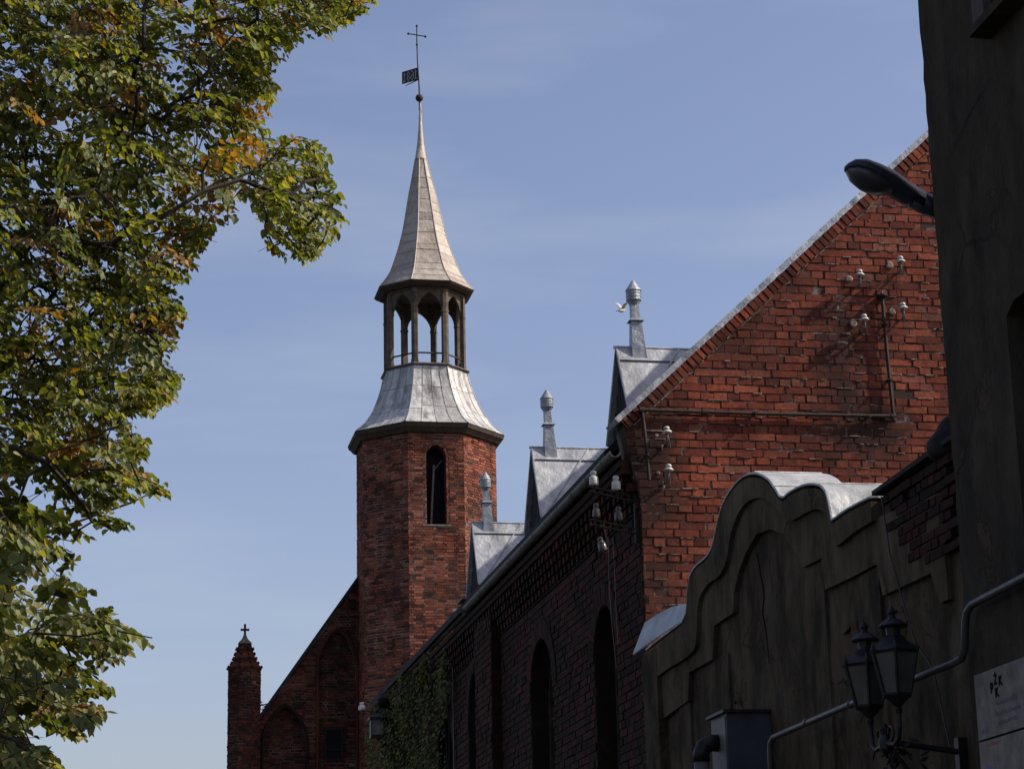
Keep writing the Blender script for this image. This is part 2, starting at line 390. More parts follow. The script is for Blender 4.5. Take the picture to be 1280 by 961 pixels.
bricks(mb, (0, GY, 0), X, Z, -Y, 0, 13.0, .0955, .316, .158, gspan, 'cross', .012, .008, .005, 1, 11, .004, 0, .004)
# raking course under the coping, both slopes
O1 = Vector((5.86, GY, 8.04-.045)); bricks(mb, O1, Vector((CA, 0, SA)), Vector((-SA, 0, CA)), -Y, -.145, -.005, .14, .082, .082, lambda b: [(.06, 7.65)], 'head', .012, .024, .003, 1, 5)
O2 = Vector((2*RX-5.86, GY, 8.04-.045)); bricks(mb, O2, Vector((-CA, 0, SA)), Vector((SA, 0, CA)), -Y, -.145, -.005, .14, .082, .082, lambda b: [(.06, 7.65)], 'head', .012, .024, .003, 1, 6)
# crumbling pale pointing below the raking course
d1, d2 = Vector((CA, 0, SA)), Vector((-SA, 0, CA)); s_ = .15
while s_ < 7.5:
    l_ = rnd.uniform(.02, .09)
    if rnd.random() < .72:
        h_ = rnd.uniform(.006, .016); p = O1+d1*s_-d2*(.158+rnd.uniform(-.004, .004)); q = p+d1*l_
        mb.hexa([p-Y*0, q-Y*0, q+d2*h_, p+d2*h_, p-Y*.016, q-Y*.016, q+d2*h_*.7-Y*.016, p+d2*h_*.7-Y*.016], 2)
    s_ += l_+rnd.uniform(.0, .03)
# smears of lime where fixings were set, and blobs of squeezed-out pointing
def smear(x, z, w_, h_, y=GY-.017, k=11):
    P = [(x+w_*math.cos(t)*rnd.uniform(.6, 1.1), y, z+h_*math.sin(t)*rnd.uniform(.6, 1.1)) for t in [2*math.pi*i/k for i in range(k)]]
    P = [tuple((P[i-1][c]+2*P[i][c]+P[(i+1) % k][c])/4 for c in (0, 1, 2)) for i in range(k)]
    P2 = [(x+(a_-x)*.7, y-.012, z+(c_-z)*.7) for a_, b_, c_ in P]
    mb.prism(P, P2, 2)
INS = [(8.85, 9.85), (9.37, 10.04), (9.36, 9.46), (8.87, 9.30), (6.42, 7.87), (6.42, 7.43)]
for i, (x, z) in enumerate(INS):
    smear(x-.09, z+.0, .06 if i < 4 else .03, .06 if i < 4 else .03)
    if i >= 4: smear(x-.03, z-.14, .022, .05)
for i in range(420):
    x, k = rnd.uniform(6.2, 10.4), rnd.randint(50, 118); z = k*.0955
    if z > roofline(x)-.35: continue
    l_, h_ = rnd.uniform(.03, .16), rnd.uniform(.004, .009)
    mb.hexa([(x, GY-.004, z-h_), (x+l_, GY-.004, z-h_), (x+l_, GY-.004, z+h_), (x, GY-.004, z+h_), (x+.01, GY-.017, z-h_*.6), (x+l_-.01, GY-.017, z-h_*.6), (x+l_-.01, GY-.017, z+h_*.6), (x+.01, GY-.017, z+h_*.6)], 2)
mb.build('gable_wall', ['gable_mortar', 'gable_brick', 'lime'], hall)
# coping strips on the verges
mb = MB()
for sgn in (1, -1):
    pos = -.02
    while pos < 7.68:
        e = min(pos+1.25, 7.68)
        P = []
        for t in (pos, e):
            bx = (5.86+CA*t) if sgn > 0 else (2*RX-5.86-CA*t); bz = 8.04+SA*t; nx, nz = (-SA*sgn, CA)
            P.append([(bx-nx*.045, GY-.075, bz-nz*.045), (bx-nx*.03, GY+.38, bz-nz*.03), (bx+nx*.022, GY+.38, bz+nz*.022), (bx+nx*.022, GY-.075, bz+nz*.022)])
        mb.prism(P[0], P[1]); pos = e+.004
mb.build('verge_coping', 'verge', hall)
# side wall with windows
HOLES = [(25.95, .60, 6.05-.36), (29.80, .74, 6.45-.80), (34.72, .92, 6.95-.95), (38.2, .95, 6.45-.95), (42.2, .95, 6.45-.95)]  # centre Y, half width, spring height
HOLES = [(25.95, .58, 5.66, 2.2), (29.80, .76, 5.70, 2.2), (34.74, .98, 5.98, 2.2), (38.18, .98, 5.46, 2.2), (43.0, .98, 5.46, 2.2)]
mb = MB()
mb.plate((HX, 0, 0), Y, Z, -X, [(GY+.35, 0), (46, 0), (46, 7.6), (GY+.35, 7.6)], [arch_outline(c, hw, z0, zs) for c, hw, zs, z0 in HOLES], .4, 0)
def sspan(b):
    hs = [(c-arch_half(hw+.004, zs, b, 'round'), c+arch_half(hw+.004, zs, b, 'round')) for c, hw, zs, z0 in HOLES if b > z0 and b < zs+hw]
    hs.append((32.78, 34.22))
    return subtract((GY+.01, 46), hs)
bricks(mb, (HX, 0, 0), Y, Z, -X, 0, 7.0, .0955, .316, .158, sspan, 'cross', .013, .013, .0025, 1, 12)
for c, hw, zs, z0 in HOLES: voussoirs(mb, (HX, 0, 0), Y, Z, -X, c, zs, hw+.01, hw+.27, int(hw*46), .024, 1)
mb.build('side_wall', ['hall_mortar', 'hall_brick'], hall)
mb = MB(); mb.box(5.97, HX-.003, 32.8, 34.2, 0, 7.45)
bricks(mb, (5.97, 0, 0), Y, Z, -X, 0, 7.4, .0955, .316, .158, lambda b: [(32.8, 34.2)], 'cross', .013, .013, .0025, 1, 13)
bricks(mb, (0, 32.8, 0), X, Z, -Y, 0, 7.4, .0955, .15, .15, lambda b: [(5.965, HX-.02)], 'head', .013, .013, .0025, 1, 14)
mb.build('pilaster', ['hall_mortar', 'hall_brick'], hall)
mb = MB(); mb.box(HX, HX+.3, 46, 46.02, 0, 7.6); mb.box(HX2-.35, HX2, GY+.35, 46, 0, 7.6); mb.box(HX+.3, HX2, 45.7, 46, 0, 7.6)
mb.plate((0, 46, 0), X, Z, Y, [(HX, 7.6), (HX2, 7.6), (RX, 12.8)], (), .3); mb.build('rear_wall', 'hall_brick', hall)
for c, hw, zs, z0 in HOLES:
    f = MB(); o_ = arch_outline(c, hw, z0, zs); i_ = arch_outline(c, hw-.07, z0+.07, zs)
    f.plate((HX+.24, 0, 0), Y, Z, -X, o_, [i_], .06)
    wn = f.build('window', 'dark_wood', hall)
    g = MB(); g.plate((HX+.285, 0, 0), Y, Z, -X, i_, (), .01); g.build('pane', 'glass_dark', wn)
    g = MB()
    g.box(HX+.255, HX+.282, c-.025, c+.025, z0+.07, zs+hw-.08)
    for q in range(1, 5):
        zz = z0+.07+q*(zs-z0)/4.4; g.box(HX+.257, HX+.281, c-hw+.07, c-.026, zz-.015, zz+.015); g.box(HX+.257, HX+.281, c+.026, c+hw-.07, zz-.015, zz+.015)
    g.build('glazing_bars', 'dark_wood', wn)
# corbelled cornice
mb = MB()
yy = GY+.02; k = 0
for zr, pr in ((7.02, .05), (7.12, .09), (7.22, .13), (7.32, .17)):
    y0 = GY+.02+(.12 if k % 2 else 0)
    while y0 < 45.8:
        mb.box(HX-pr+rnd.uniform(-.006, .006), HX-.003, y0+.006, y0+.118, zr+.005, zr+.095, 1); y0 += .24
    mb.box(HX-pr+.055, HX-.004, GY+.03, 45.97, zr+.097, zr+.1, 0); k += 1
mb.box(HX-.02, HX-.006, GY+.03, 46, 7.0, 7.45, 0)
mb.box(HX-.2, HX-.006, GY+.03, 46, 7.425, 7.5, 1); mb.box(HX-.23, HX-.008, GY+.03, 46, 7.503, 7.58, 1)
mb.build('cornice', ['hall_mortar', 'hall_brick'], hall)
# roof
mb = MB()
for sgn in (1, -1):
    def rx(x): return x if sgn > 0 else 2*RX-x
    P = []
    for yv in (GY+.36, 46.1):
        P.append([(rx(5.80), yv, 7.765), (rx(RX), yv, 7.82+SL*(RX-5.86)), (rx(RX), yv, 7.70+SL*(RX-5.86)), (rx(5.80), yv, 7.66)])
    mb.prism(P[0], P[1])
mb.build('roof', 'roof', hall)
# gutters
mb = MB()
def half_pipe(xc, zc, r, y0, y1, t=.012):
    k = 9
    for yb, ye in ((y0, y1),):
        an = [math.pi+math.pi*i/k for i in range(k+1)]
        o = [(xc+r*math.cos(a_), zc+r*math.sin(a_)) for a_ in an]; i2 = [(xc+(r-t)*math.cos(a_), zc+(r-t)*math.sin(a_)) for a_ in reversed(an)]
        ring = o+i2
        mb.prism([(x, yb, z) for x, z in ring], [(x, ye, z) for x, z in ring])
half_pipe(5.85, 7.68, .070, GY+.02, 34.25)
yv = GY+.5
while yv < 34.2:
    half_pipe(5.85, 7.682, .076, yv, yv+.035, .004); yv += .82
mb.face([(5.76, 34.25, 7.59), (5.94, 34.25, 7.59), (5.94, 34.25, 7.67), (5.76, 34.25, 7.67)])
half_pipe(5.93, 7.70, .05, 34.3, 46.0)
mb.build('gutter', 'gutter', hall)
mb = MB(); mb.box(5.74, 6.0, 34.0, 34.5, 7.775, 7.80); mb.build('gutter_flashing', 'gutter', hall)
# lightning wire down the side wall
mb = MB(); mb.tube([(HX-.05, 37.0, 7.5), (HX-.05, 37.0, 0)], .012, 6); mb.build('down_wire', 'pipe', hall)
# dormers
def dormer(yc, apex=9.24, hw=.60, xf=6.20):
    zb = 7.82+SL*(xf-5.86); back = xf+(apex-zb)/SL+.05
    mb = MB()
    for sgn in (1, -1):
        # sheet panels, front overhang .07; lower strip below the lap and a ridge strip above it
        for (t0, t1, lift) in ((0, .17, .012), (.17, 1.0, 0)):
            for (x0, x1) in ((0, .62), (.62, 1)):
                P = []
                for t in (t0, t1+.0):
                    ridge_len = back-xf
                    y_ = yc-sgn*hw*t; z_ = apex-(apex-zb)*t
                    xe = xf+(back-xf)*(1-t)+.02
                    P += [(xf-.07+(xe-xf+.07)*(x0 if x0 == 0 else x0), y_, z_), (xf-.07+(xe-xf+.07)*x1, y_, z_)]
                up = Vector((0, -sgn*(apex-zb), hw)).normalized()
                up = Vector((0, -sgn*abs(up.y), abs(up.z)))
                q = [Vector(P[0])+up*lift, Vector(P[1])+up*lift, Vector(P[3])+up*lift, Vector(P[2])+up*lift]
                mb.hexa([v-up*.018 for v in q]+q, 0)
        # standing seam and edges
        def on(t, fx):
            xe = xf+(back-xf)*(1-t); return Vector((xf-.07+(xe-xf+.07)*fx, yc-sgn*hw*t, apex-(apex-zb)*t))+Vector((0, -sgn*.012, .008))
        mb.tube([on(.0, .62), on(.98, .62)], .011, 5); mb.tube([on(.17, .02), on(.17, .98)], .010, 5); mb.tube([on(.02, .01), on(1, .01)], .013, 5)
    mb.tube([(xf-.09, yc, apex+.012), (back, yc, apex+.012)], .02, 6)
    d = mb.build('dormer', 'zinc', hall)
    g = MB(); g.plate((xf, 0, 0), Y, Z, -X, [(yc-hw+.03, zb-.1), (yc+hw-.03, zb-.1), (yc, apex-.05)], (), .05)
    for q in range(-4, 5):
        zt = apex-.1-(apex-zb)*abs(q)*.11/hw
        g.box(xf-.012, xf-.002, yc+q*.11-.045, yc+q*.11+.045, zb-.1, max(zt-.03, zb-.08))
    g.build('front_boarding', 'tarred_wood', d)
    v = MB(); cx, lean = xf+.21, -.03
    def sq(z, hw_, dx=0): return [(cx+dx-hw_, yc-hw_, z), (cx+dx+hw_, yc-hw_, z), (cx+dx+hw_, yc+hw_, z), (cx+dx-hw_, yc+hw_, z)]
    v.prism(sq(apex-.16, .092), sq(apex+.345, .060, lean*.6)); v.prism(sq(apex+.34, .088, lean*.6), sq(apex+.365, .075, lean*.6))
    v.prism(sq(apex+.36, .052, lean*.6), sq(apex+.58, .045, lean))
    v.lathe((cx+lean, yc, apex+.53), [(r_*.84, h_*.77) for r_, h_ in [(.05, 0), (.10, .09), (.112, .10), (.107, .105), (.107, .15), (.113, .155), (.107, .16), (.107, .205), (.113, .21), (.107, .215), (.105, .255), (.118, .258), (.10, .29), (.02, .43), (.004, .445)]], 20)
    fix_normals(v.build('vent_pipe', 'vent', d))
dormer(25.0, 9.20); dormer(30.25, 9.27); dormer(35.3, 9.26)

# ------------------------------------------------------------------ gothic church with turret
CX, CY = 10.08, 66.0
church = thing('gothic_church', (CX, CY, 0), 'dark brick gothic church with octagonal turret, open lantern and pointed lead spire', 'church')
def octv(R, z, cx=CX, cy=CY): return [Vector((cx+R*math.sin(math.radians(22.5+45*i)), cy-R*math.cos(math.radians(22.5+45*i)), z)) for i in range(8)]   # face i between v[i-1] and v[i]; face 0 looks to -Y
SR = 2.19; AP = SR*math.cos(math.radians(22.5)); SS = 2*SR*math.sin(math.radians(22.5))
mb = MB()
for i in range(8):
    nrm = Vector((math.sin(math.radians(45*i)), -math.cos(math.radians(45*i)), 0)); ta = Vector((math.cos(math.radians(45*i)), math.sin(math.radians(45*i)), 0))
    O = Vector((CX, CY, 0))+nrm*AP
    win = (i % 4 == 0)
    holes = [arch_outline(0, .30, 15.4, 17.50, 'pointed', 14, .36)] if win else []
    mb.plate(O, ta, Z, nrm, [(-SS/2, 0), (SS/2, 0), (SS/2, 18.5), (-SS/2, 18.5)], holes, .45, 0, True, 1)
    def sp(b, win=win):
        iv = (-SS/2-.008, SS/2+.008)
        if win and 15.36 < b < 17.98:
            hw = arch_half(.40, 17.5, b, 'pointed', .48)
            if hw > 0: return subtract(iv, [(-hw, hw)])
        return [iv]
    bricks(mb, O, ta, Z, nrm, 0, 18.43, .083, .262, .125, sp, 'gothic', .017, .012, .004, 1, 30+i, .016, 0, .005)
    if win:
        # inner order set back inside the brick opening
        def sp2(b):
            h1 = arch_half(.40, 17.5, b, 'pointed', .48); h0 = arch_half(.30, 17.5, b, 'pointed', .36) if b > 15.4 else 0
            return [(-h1, -h0), (h0, h1)] if h1 > h0+.01 else []
        bricks(mb, O, ta, Z, nrm, 15.4, 17.98, .083, .262, .09, sp2, 'head', .014, .005, .003, 1, 50+i, 0, 0, .002)
mb.build('turret_wall', ['tower_mortar', 'tower_brick'], church)
for i in (0, 4):
    nrm = Vector((math.sin(math.radians(45*i)), -math.cos(math.radians(45*i)), 0)); ta = Vector((math.cos(math.radians(45*i)), math.sin(math.radians(45*i)), 0)); O = Vector((CX, CY, 0))+nrm*AP
    g = MB(); g.plate(O-nrm*.44, ta, Z, nrm, arch_outline(0, .34, 15.3, 17.50, 'pointed', 14, .42), (), .03); wn = g.build('turret_window', 'glass_dark', church)
    g = MB()
    p0, p1 = O+ta*(-.13)-nrm*.3+Z*15.42, O+ta*(-.02)-nrm*.3+Z*17.3
    g.tube([p0, p1], .04, 4); g.tube([O+ta*.02-nrm*.3+Z*17.2, O+ta*.22-nrm*.3+Z*17.45], .02, 4)
    g.build('leaning_plank', 'stone', wn)
    g = MB(); g.prism([O+ta*t+nrm*s+Z*15.385 for t, s in ((-.42, -.1), (.42, -.1), (.42, .03), (-.42, .03))], [O+ta*t+nrm*s+Z*15.43 for t, s in ((-.42, -.1), (.42, -.1), (.42, .015), (-.42, .015))]); g.build('sill', 'stone', wn)
# skirt roof
def octa_sheet(name, prof, nstrip, mat, seam_r, rows_j, parent, eave_mat=None, edge_r=.02, seed=3):
    R = random.Random(seed); mb = MB()
    def at(i, t, Rr, z):
        v = octv(Rr, z); return v[i-1].lerp(v[i], t)
    def pf(s):
        s = max(0, min(s, len(prof)-1.0001)); k = int(s); f = s-k
        # smooth concave profile
        p0, p1, p2, p3 = prof[max(k-1, 0)], prof[k], prof[min(k+1, len(prof)-1)], prof[min(k+2, len(prof)-1)]
        c = [(.5*(2*p1[q]+(p2[q]-p0[q])*f+(2*p0[q]-5*p1[q]+4*p2[q]-p3[q])*f*f+(3*p1[q]-p0[q]-3*p2[q]+p3[q])*f**3)) for q in (0, 1)]
        return c
    S = len(prof)-1
    for i in range(8):
        for j in range(nstrip):
            cuts = [0]
            for c in rows_j: cuts.append(max(0.05, min(S-.05, c+R.uniform(-.16, .16))))
            cuts.append(S)
            for a_, b_ in zip(cuts[:-1], cuts[1:]):
                k = max(2, int((b_-a_)*4)); V = []
                lift = R.uniform(0, .006)
                for q in range(k+1):
                    r_, z_ = pf(a_+(b_-a_)*q/k); bul = .010*R.uniform(-1, 1)*(0 < q < k)
                    for tt in (0, .5, 1): V.append(at(i, (j+tt)/nstrip, r_+lift+(bul+.006*R.uniform(-1, 1) if tt == .5 else 0), z_))
                f = []
                for q in range(k):
                    for c in (0, 1): f.append((q*3+c, q*3+c+1, q*3+c+4, q*3+c+3))
                mb.add(V, f, 0)
            for c in cuts[1:-1]:
                r_, z_ = pf(c); mb.tube([at(i, j/nstrip, r_+.006, z_), at(i, (j+1)/nstrip, r_+.006, z_)], seam_r*.7, 4, 1)
            r0 = edge_r if j == 0 else seam_r
            mb.tube([at(i, j/nstrip, *(lambda q: (q[0]+.004, q[1]))(pf(S*q/16))) for q in range(17)], r0, 5, 1 if j else 0)
    return mb.build(name, [mat, 'seam'], parent)
skirt = octa_sheet('skirt_roof', [(2.47, 18.50), (2.12, 18.80), (1.80, 19.28), (1.58, 19.75), (1.42, 20.20), (1.34, 20.56)], 4, 'skirt', .012, (1.6, 3.2), church, edge_r=.018)
def ring(mb, R0, R1, z0, z1, Ri0=None, Ri1=None):
    """octagonal collar between outer radii at z0,z1 and inner radii"""
    Ri0 = Ri0 if Ri0 is not None else R0-.3; Ri1 = Ri1 if Ri1 is not None else R1-.3
    a, b, c, d = octv(R0, z0), octv(R1, z1), octv(Ri1, z1), octv(Ri0, z0)
    for i in range(8):
        j = (i+1) % 8
        mb.face([a[i], a[j], b[j], b[i]]); mb.face([b[i], b[j], c[j], c[i]]); mb.face([d[i], d[j], a[j], a[i]]); mb.face([c[i], c[j], d[j], d[i]])
mb = MB(); ring(mb, 2.45, 2.49, 18.36, 18.47, 2.2, 2.2); ring(mb, 2.30, 2.43, 18.22, 18.36, 2.1, 2.1); mb.build('eaves_board', 'dark_wood', church)
mb = MB(); ring(mb, 1.36, 1.43, 20.54, 20.585, .9, .9); ring(mb, 1.43, 1.40, 20.587, 20.63, .1, .1); mb.build('lantern_floor', 'gutter', church)
# open timber lantern
lan = bpy.data.objects.new('lantern_stage', None)
BR = 1.235
mb = MB(); ring(mb, BR+.04, BR+.04, 23.02, 23.2, BR-.14, BR-.14); ring(mb, BR+.12, BR+.2, 23.12, 23.2, BR-.1, BR-.1)
a = octv(BR-.1, 23.21); mb.face(list(reversed(a)))
lan = mb.build('lantern_stage', 'wood', church)
for i in range(8):
    ang = math.radians(22.5+45*i); c = Vector((CX+BR*math.sin(ang), CY-BR*math.cos(ang), 0)); rad = Vector((math.sin(ang), -math.cos(ang), 0)); tg = Vector((-rad.y, rad.x, 0))
    g = MB()
    sec = [(-.098, .045), (-.088, -.08), (.088, -.08), (.098, .045), (0, .08)]
    def rg(z, s=1): return [c+tg*u_*s+rad*v_*s+Z*z for u_, v_ in sec]
    g.prism(rg(20.63), rg(23.02)); g.prism(rg(20.63, 1.18), rg(20.75, 1.15)); g.prism(rg(22.30, 1.16), rg(22.36, 1.16))
    g.build('post', 'wood', lan)
    # arch board on face i (between corner i-1 and i)
    fa = math.radians(45*i); nrm = Vector((math.sin(fa), -math.cos(fa), 0)); ta = Vector((math.cos(fa), math.sin(fa), 0)); O = Vector((CX, CY, 0))+nrm*(BR*math.cos(math.radians(22.5)))
    hw = BR*math.sin(math.radians(22.5)); g = MB()
    o_ = arch_outline(0, hw-.085, 22.28, 22.28, 'pointed', 16, .66)[2:]
    pl = [(-hw+.02, 23.03), (-hw+.02, 22.22)]+list(reversed([(p[0], p[1]) for p in o_]))+[(hw-.02, 22.22), (hw-.02, 23.03)]
    g.plate(O, ta, Z, nrm, pl, (), .08)
    g.build('arch_board', 'wood', lan)
    g = MB(); g.tube([O+ta*(-hw+.05)+Z*20.98-nrm*.02, O+ta*(hw-.05)+Z*20.98-nrm*.02], .028, 5); g.build('rail', 'dark_wood', lan)
# spire
spire = octa_sheet('spire', [(1.60, 23.22), (1.36, 23.52), (1.16, 23.86), (.965, 24.36), (.80, 24.85), (.665, 25.37), (.55, 25.95), (.445, 26.5), (.31, 27.1), (.185, 27.73)], 1, 'lead', .010, (.75, 1.5, 2.25, 3.0, 3.7, 4.4, 5.1, 5.8, 6.5, 7.2, 8.0), church, edge_r=.016, seed=9)
for p in spire.data.vertices: p.co.x -= .10*max(0, (p.co.z-25.5)/4)**1
mb = MB(); ring(mb, 1.56, 1.62, 23.15, 23.215, 1.2, 1.2); ring(mb, 1.42, 1.55, 23.08, 23.15, 1.2, 1.2); mb.build('eaves_fascia', 'dark_wood', spire)
g = MB(); sx = CX-.055
g.lathe((sx, CY, 27.70), [(.20, 0), (.205, .02), (.185, .03), (.11, .55), (.078, .95), (.072, 1.0), (.066, 1.02), (.045, 1.5), (.03, 1.70), (.05, 1.76), (.035, 1.84), (.028, 1.95)], 14)
g.build('spire_tip', 'lead', spire, True)
g = MB(); tx = CX-.10
g.lathe((tx+.02, CY, 29.84), [(.125*math.cos(t), .125*math.sin(t)) for t in [-math.pi/2+math.pi*i/12 for i in range(13)]], 16); g.build('ball', 'rusty', spire, True)
g = MB(); g.tube([(tx+.03, CY, 29.4), (tx+.02, CY, 30.2), (tx-.03, CY, 31.2), (tx-.04, CY, 32.25)], [.028, .024, .02, .016], 6); g.build('rod', 'iron', spire)
g = MB(); zc = 32.02; cxx = tx-.04
g.tube([(cxx-.26, CY, zc+.04), (cxx+.26, CY, zc-.02)], .018, 6); g.tube([(cxx, CY, zc-.45), (cxx, CY, zc+.32)], .018, 6)
for dx, dz in ((-.28, .04), (.28, -.025), (0, .33), (0, -.33)): g.lathe((cxx+dx, CY, zc+dz-.045), [(.01, 0), (.045, .045), (.01, .09)], 8)
g.build('cross', 'iron', spire)
# pierced weather vane with the year (reads mirrored from this side, turned a little from the view)
va = Vector((-.74, .67, -.02)).normalized(); vb = Vector((0, 0, 1)); vn = va.cross(vb).normalized(); VO = Vector((tx-.005, CY, 30.48)); k_ = .125
g = MB()
def vbar(a0, a1, b0, b1):
    g.hexa([VO+va*a_+vb*b_+vn*t for t in (-.008, .008) for a_, b_ in ((a0, b0), (a1, b0), (a1, b1), (a0, b1))])
def vquad(P): g.hexa([VO+va*a_+vb*b_+vn*t for t in (-.008, .008) for a_, b_ in P])
VH = .42; VL = .62
GL = {'1': ['0010', '0110', '0010', '0010', '0010', '0010', '0111'], '6': ['0110', '1000', '1000', '1110', '1001', '1001', '0110'], '8': ['0110', '1001', '1001', '0110', '1001', '1001', '0110']}
rows_ = 9; cellh = VH/rows_
txt = '1681'; grid = [[0]*21 for _ in range(rows_)]
for q, ch in enumerate(txt):
    for r_ in range(7):
        for c_ in range(4):
            if GL[ch][r_][c_] == '1': grid[r_+1][1+q*5+c_] = 1
cw = VL/21
for r_ in range(rows_):
    c_ = 0
    while c_ < 21:
        if grid[r_][c_] == 0:
            e = c_
            while e < 21 and grid[r_][e] == 0: e += 1
            vbar(.01+c_*cw, .01+e*cw, VH-(r_+1)*cellh, VH-r_*cellh+.0005); c_ = e
        else:
            vbar(.01+(c_+.5)*cw, .01+(c_+1)*cw, VH-(r_+1)*cellh, VH-r_*cellh+.0005); c_ += 1
vquad([(0, -.02), (.5, -.10), (.5, -.085), (0, .02)])
g.build('weather_vane', 'iron', spire)
# gable wall of the church behind the turret
WY = 66.5; WS = 1.432
def wtop(x): return 10.07+WS*(min(x, 2*CX-x)-5.12)
wo = [(4.95, 0), (2*CX-4.95, 0), (2*CX-4.95, wtop(4.95)), (CX, wtop(CX)), (4.95, wtop(4.95))]
nA = arch_outline(7.41, .55, 2.0, 11.55, 'pointed', 14, 1.12); nB = arch_outline(5.86, .62, 2.0, 9.25, 'pointed', 14, 1.12)
mb = MB(); mb.plate((0, WY, 0), X, Z, -Y, wo, [nA, nB], .2, 0); mb.plate((0, WY+.2, 0), X, Z, -Y, wo, (), .3, 0)
def wsp(b):
    l = 4.98 if b < wtop(4.98)-.1 else 5.12+(b+.12-10.07)/WS
    hs = []
    h1 = arch_half(.555, 11.55, b, 'pointed', 1.125); h2 = arch_half(.625, 9.25, b, 'pointed', 1.125)
    if h1: hs.append((7.41-h1, 7.41+h1))
    if h2: hs.append((5.86-h2, 5.86+h2))
    return subtract((l, CX-1.5), hs) if l < CX-1.6 else []
bricks(mb, (0, WY, 0), X, Z, -Y, 3, 15.6, .083, .262, .125, wsp, 'gothic', .016, .014, .004, 1, 70)
def wsp2(b):
    o = []
    h2 = arch_half(.62, 9.25, b, 'pointed', 1.12); h1 = arch_half(.55, 11.55, b, 'pointed', 1.12)
    if h2: o.append((5.86-h2, 5.86+h2))
    if h1:
        if 8.82 < b < 9.76: o += [(7.41-h1, 7.06), (7.57, 7.41+h1)]
        else: o.append((7.41-h1, 7.41+h1))
    return o
bricks(mb, (0, WY+.2, 0), X, Z, -Y, 3, 13, .083, .262, .125, wsp2, 'gothic', .016, .010, .004, 1, 71)
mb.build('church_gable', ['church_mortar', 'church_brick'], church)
# moulded hood ribs round the niches
mb = MB()
for c, hw, zs, rise in ((7.41, .60, 11.55, 1.2), (5.86, .67, 9.25, 1.2)):
    o_ = arch_outline(c, hw, zs-6, zs, 'pointed', 20, rise)[2:]
    mb.tube([(p[0], WY-.03, p[1]) for p in [(c+hw, zs-6)]+o_+[(c-hw, zs-6)]], .045, 6)
mb.build('niche_moulding', 'church_brick', church)
mb = MB()
for sgn in (1, -1):
    def wx(x): return x if sgn > 0 else 2*CX-x
    mb.prism([(wx(4.85), WY-.09, wtop(4.85)-.05), (wx(4.85), WY+.55, wtop(4.85)-.05), (wx(4.85), WY+.55, wtop(4.85)+.1), (wx(4.85), WY-.09, wtop(4.85)+.1)],
             [(wx(CX), WY-.09, wtop(CX)-.05), (wx(CX), WY+.55, wtop(CX)-.05), (wx(CX), WY+.55, wtop(CX)+.1), (wx(CX), WY-.09, wtop(CX)+.1)])
mb.build('gable_coping', 'roof', church)
g = MB(); g.box(7.08, 7.55, WY+.16, WY+.185, 8.86, 9.72); wn = g.build('niche_window', 'glass_dark', church)
g = MB()
for x0, x1, z0, z1 in ((7.04, 7.09, 8.80, 9.78), (7.54, 7.59, 8.80, 9.78), (7.09, 7.54, 9.71, 9.78), (7.09, 7.54, 8.80, 8.87), (7.09, 7.54, 9.12, 9.15)): g.box(x0, x1, WY+.13, WY+.18, z0, z1)
g.build('frame', 'tarred_wood', wn)
mb = MB()
for sgn in (1, -1):
    def wx(x): return x if sgn > 0 else 2*CX-x
    mb.face([(wx(4.9), WY+.5, wtop(4.9)-.1), (wx(CX), WY+.5, wtop(CX)-.1), (wx(CX), WY+26, wtop(CX)-.1), (wx(4.9), WY+26, wtop(4.9)-.1)])
    mb.box(min(wx(4.95), wx(5.3)), max(wx(4.95), wx(5.3)), WY+.5, WY+26, 0, wtop(4.95)-.05)
mb.build('church_roof', 'roof', church)
# corner pinnacle
PX, PY = 4.63, 66.3
mb = MB(); pr_ = .50
for i in range(8):
    nrm = Vector((math.sin(math.radians(45*i)), -math.cos(math.radians(45*i)), 0)); ta = Vector((math.cos(math.radians(45*i)), math.sin(math.radians(45*i)), 0)); O = Vector((PX, PY, 0))+nrm*pr_*math.cos(math.radians(22.5)); s = pr_*math.sin(math.radians(22.5))
    mb.plate(O, ta, Z, nrm, [(-s, 0), (s, 0), (s, 11.46), (-s, 11.46)], (), .1, 0)
    bricks(mb, O, ta, Z, nrm, 3, 11.45, .083, .25, .19, lambda b: [(-s-.004, s+.004)], 'head', .016, .012, .004, 1, 80+i, .008)
mb.build('pinnacle', ['church_mortar', 'church_brick'], church); pin = bpy.data.objects['pinnacle']
g = MB()
prof = [(.52, 11.45), (.50, 11.50), (.40, 11.63), (.335, 11.77), (.28, 11.91), (.235, 12.06), (.195, 12.22)]
for (r0, z0), (r1, z1) in zip(prof[:-1], prof[1:]):
    a, b = octv(r0, z0, PX, PY), octv(r1, z1, PX, PY); g.prism(a, b, 0, True)
for i in range(8):
    for k in range(1, 6):
        r_, z_ = prof[k]; p = octv(r_+.02, z_, PX, PY)[i]
        g.lathe(p+Vector((0, 0, -.03)), [(.01, -.03), (.05, 0), (.04, .04), (.008, .07)], 6)
g.build('pinnacle_roof', 'church_brick', pin)
g = MB(); 
for (r0, z0), (r1, z1) in zip([(.22, 12.2), (.20, 12.25), (.13, 12.31), (.08, 12.38), (.05, 12.46)], [(.20, 12.25), (.13, 12.31), (.08, 12.38), (.05, 12.46), (.03, 12.5)]): g.prism(octv(r0, z0, PX, PY), octv(r1, z1, PX, PY), 0, True)
g.build('pinnacle_cap', 'stone', pin)
g = MB(); g.box(PX-.032, PX+.032, PY-.03, PY+.03, 12.48, 12.80); g.box(PX-.13, PX-.033, PY-.028, PY+.028, 12.60, 12.66); g.box(PX+.033, PX+.13, PY-.028, PY+.028, 12.60, 12.66); g.build('pinnacle_cross', 'church_brick', pin)

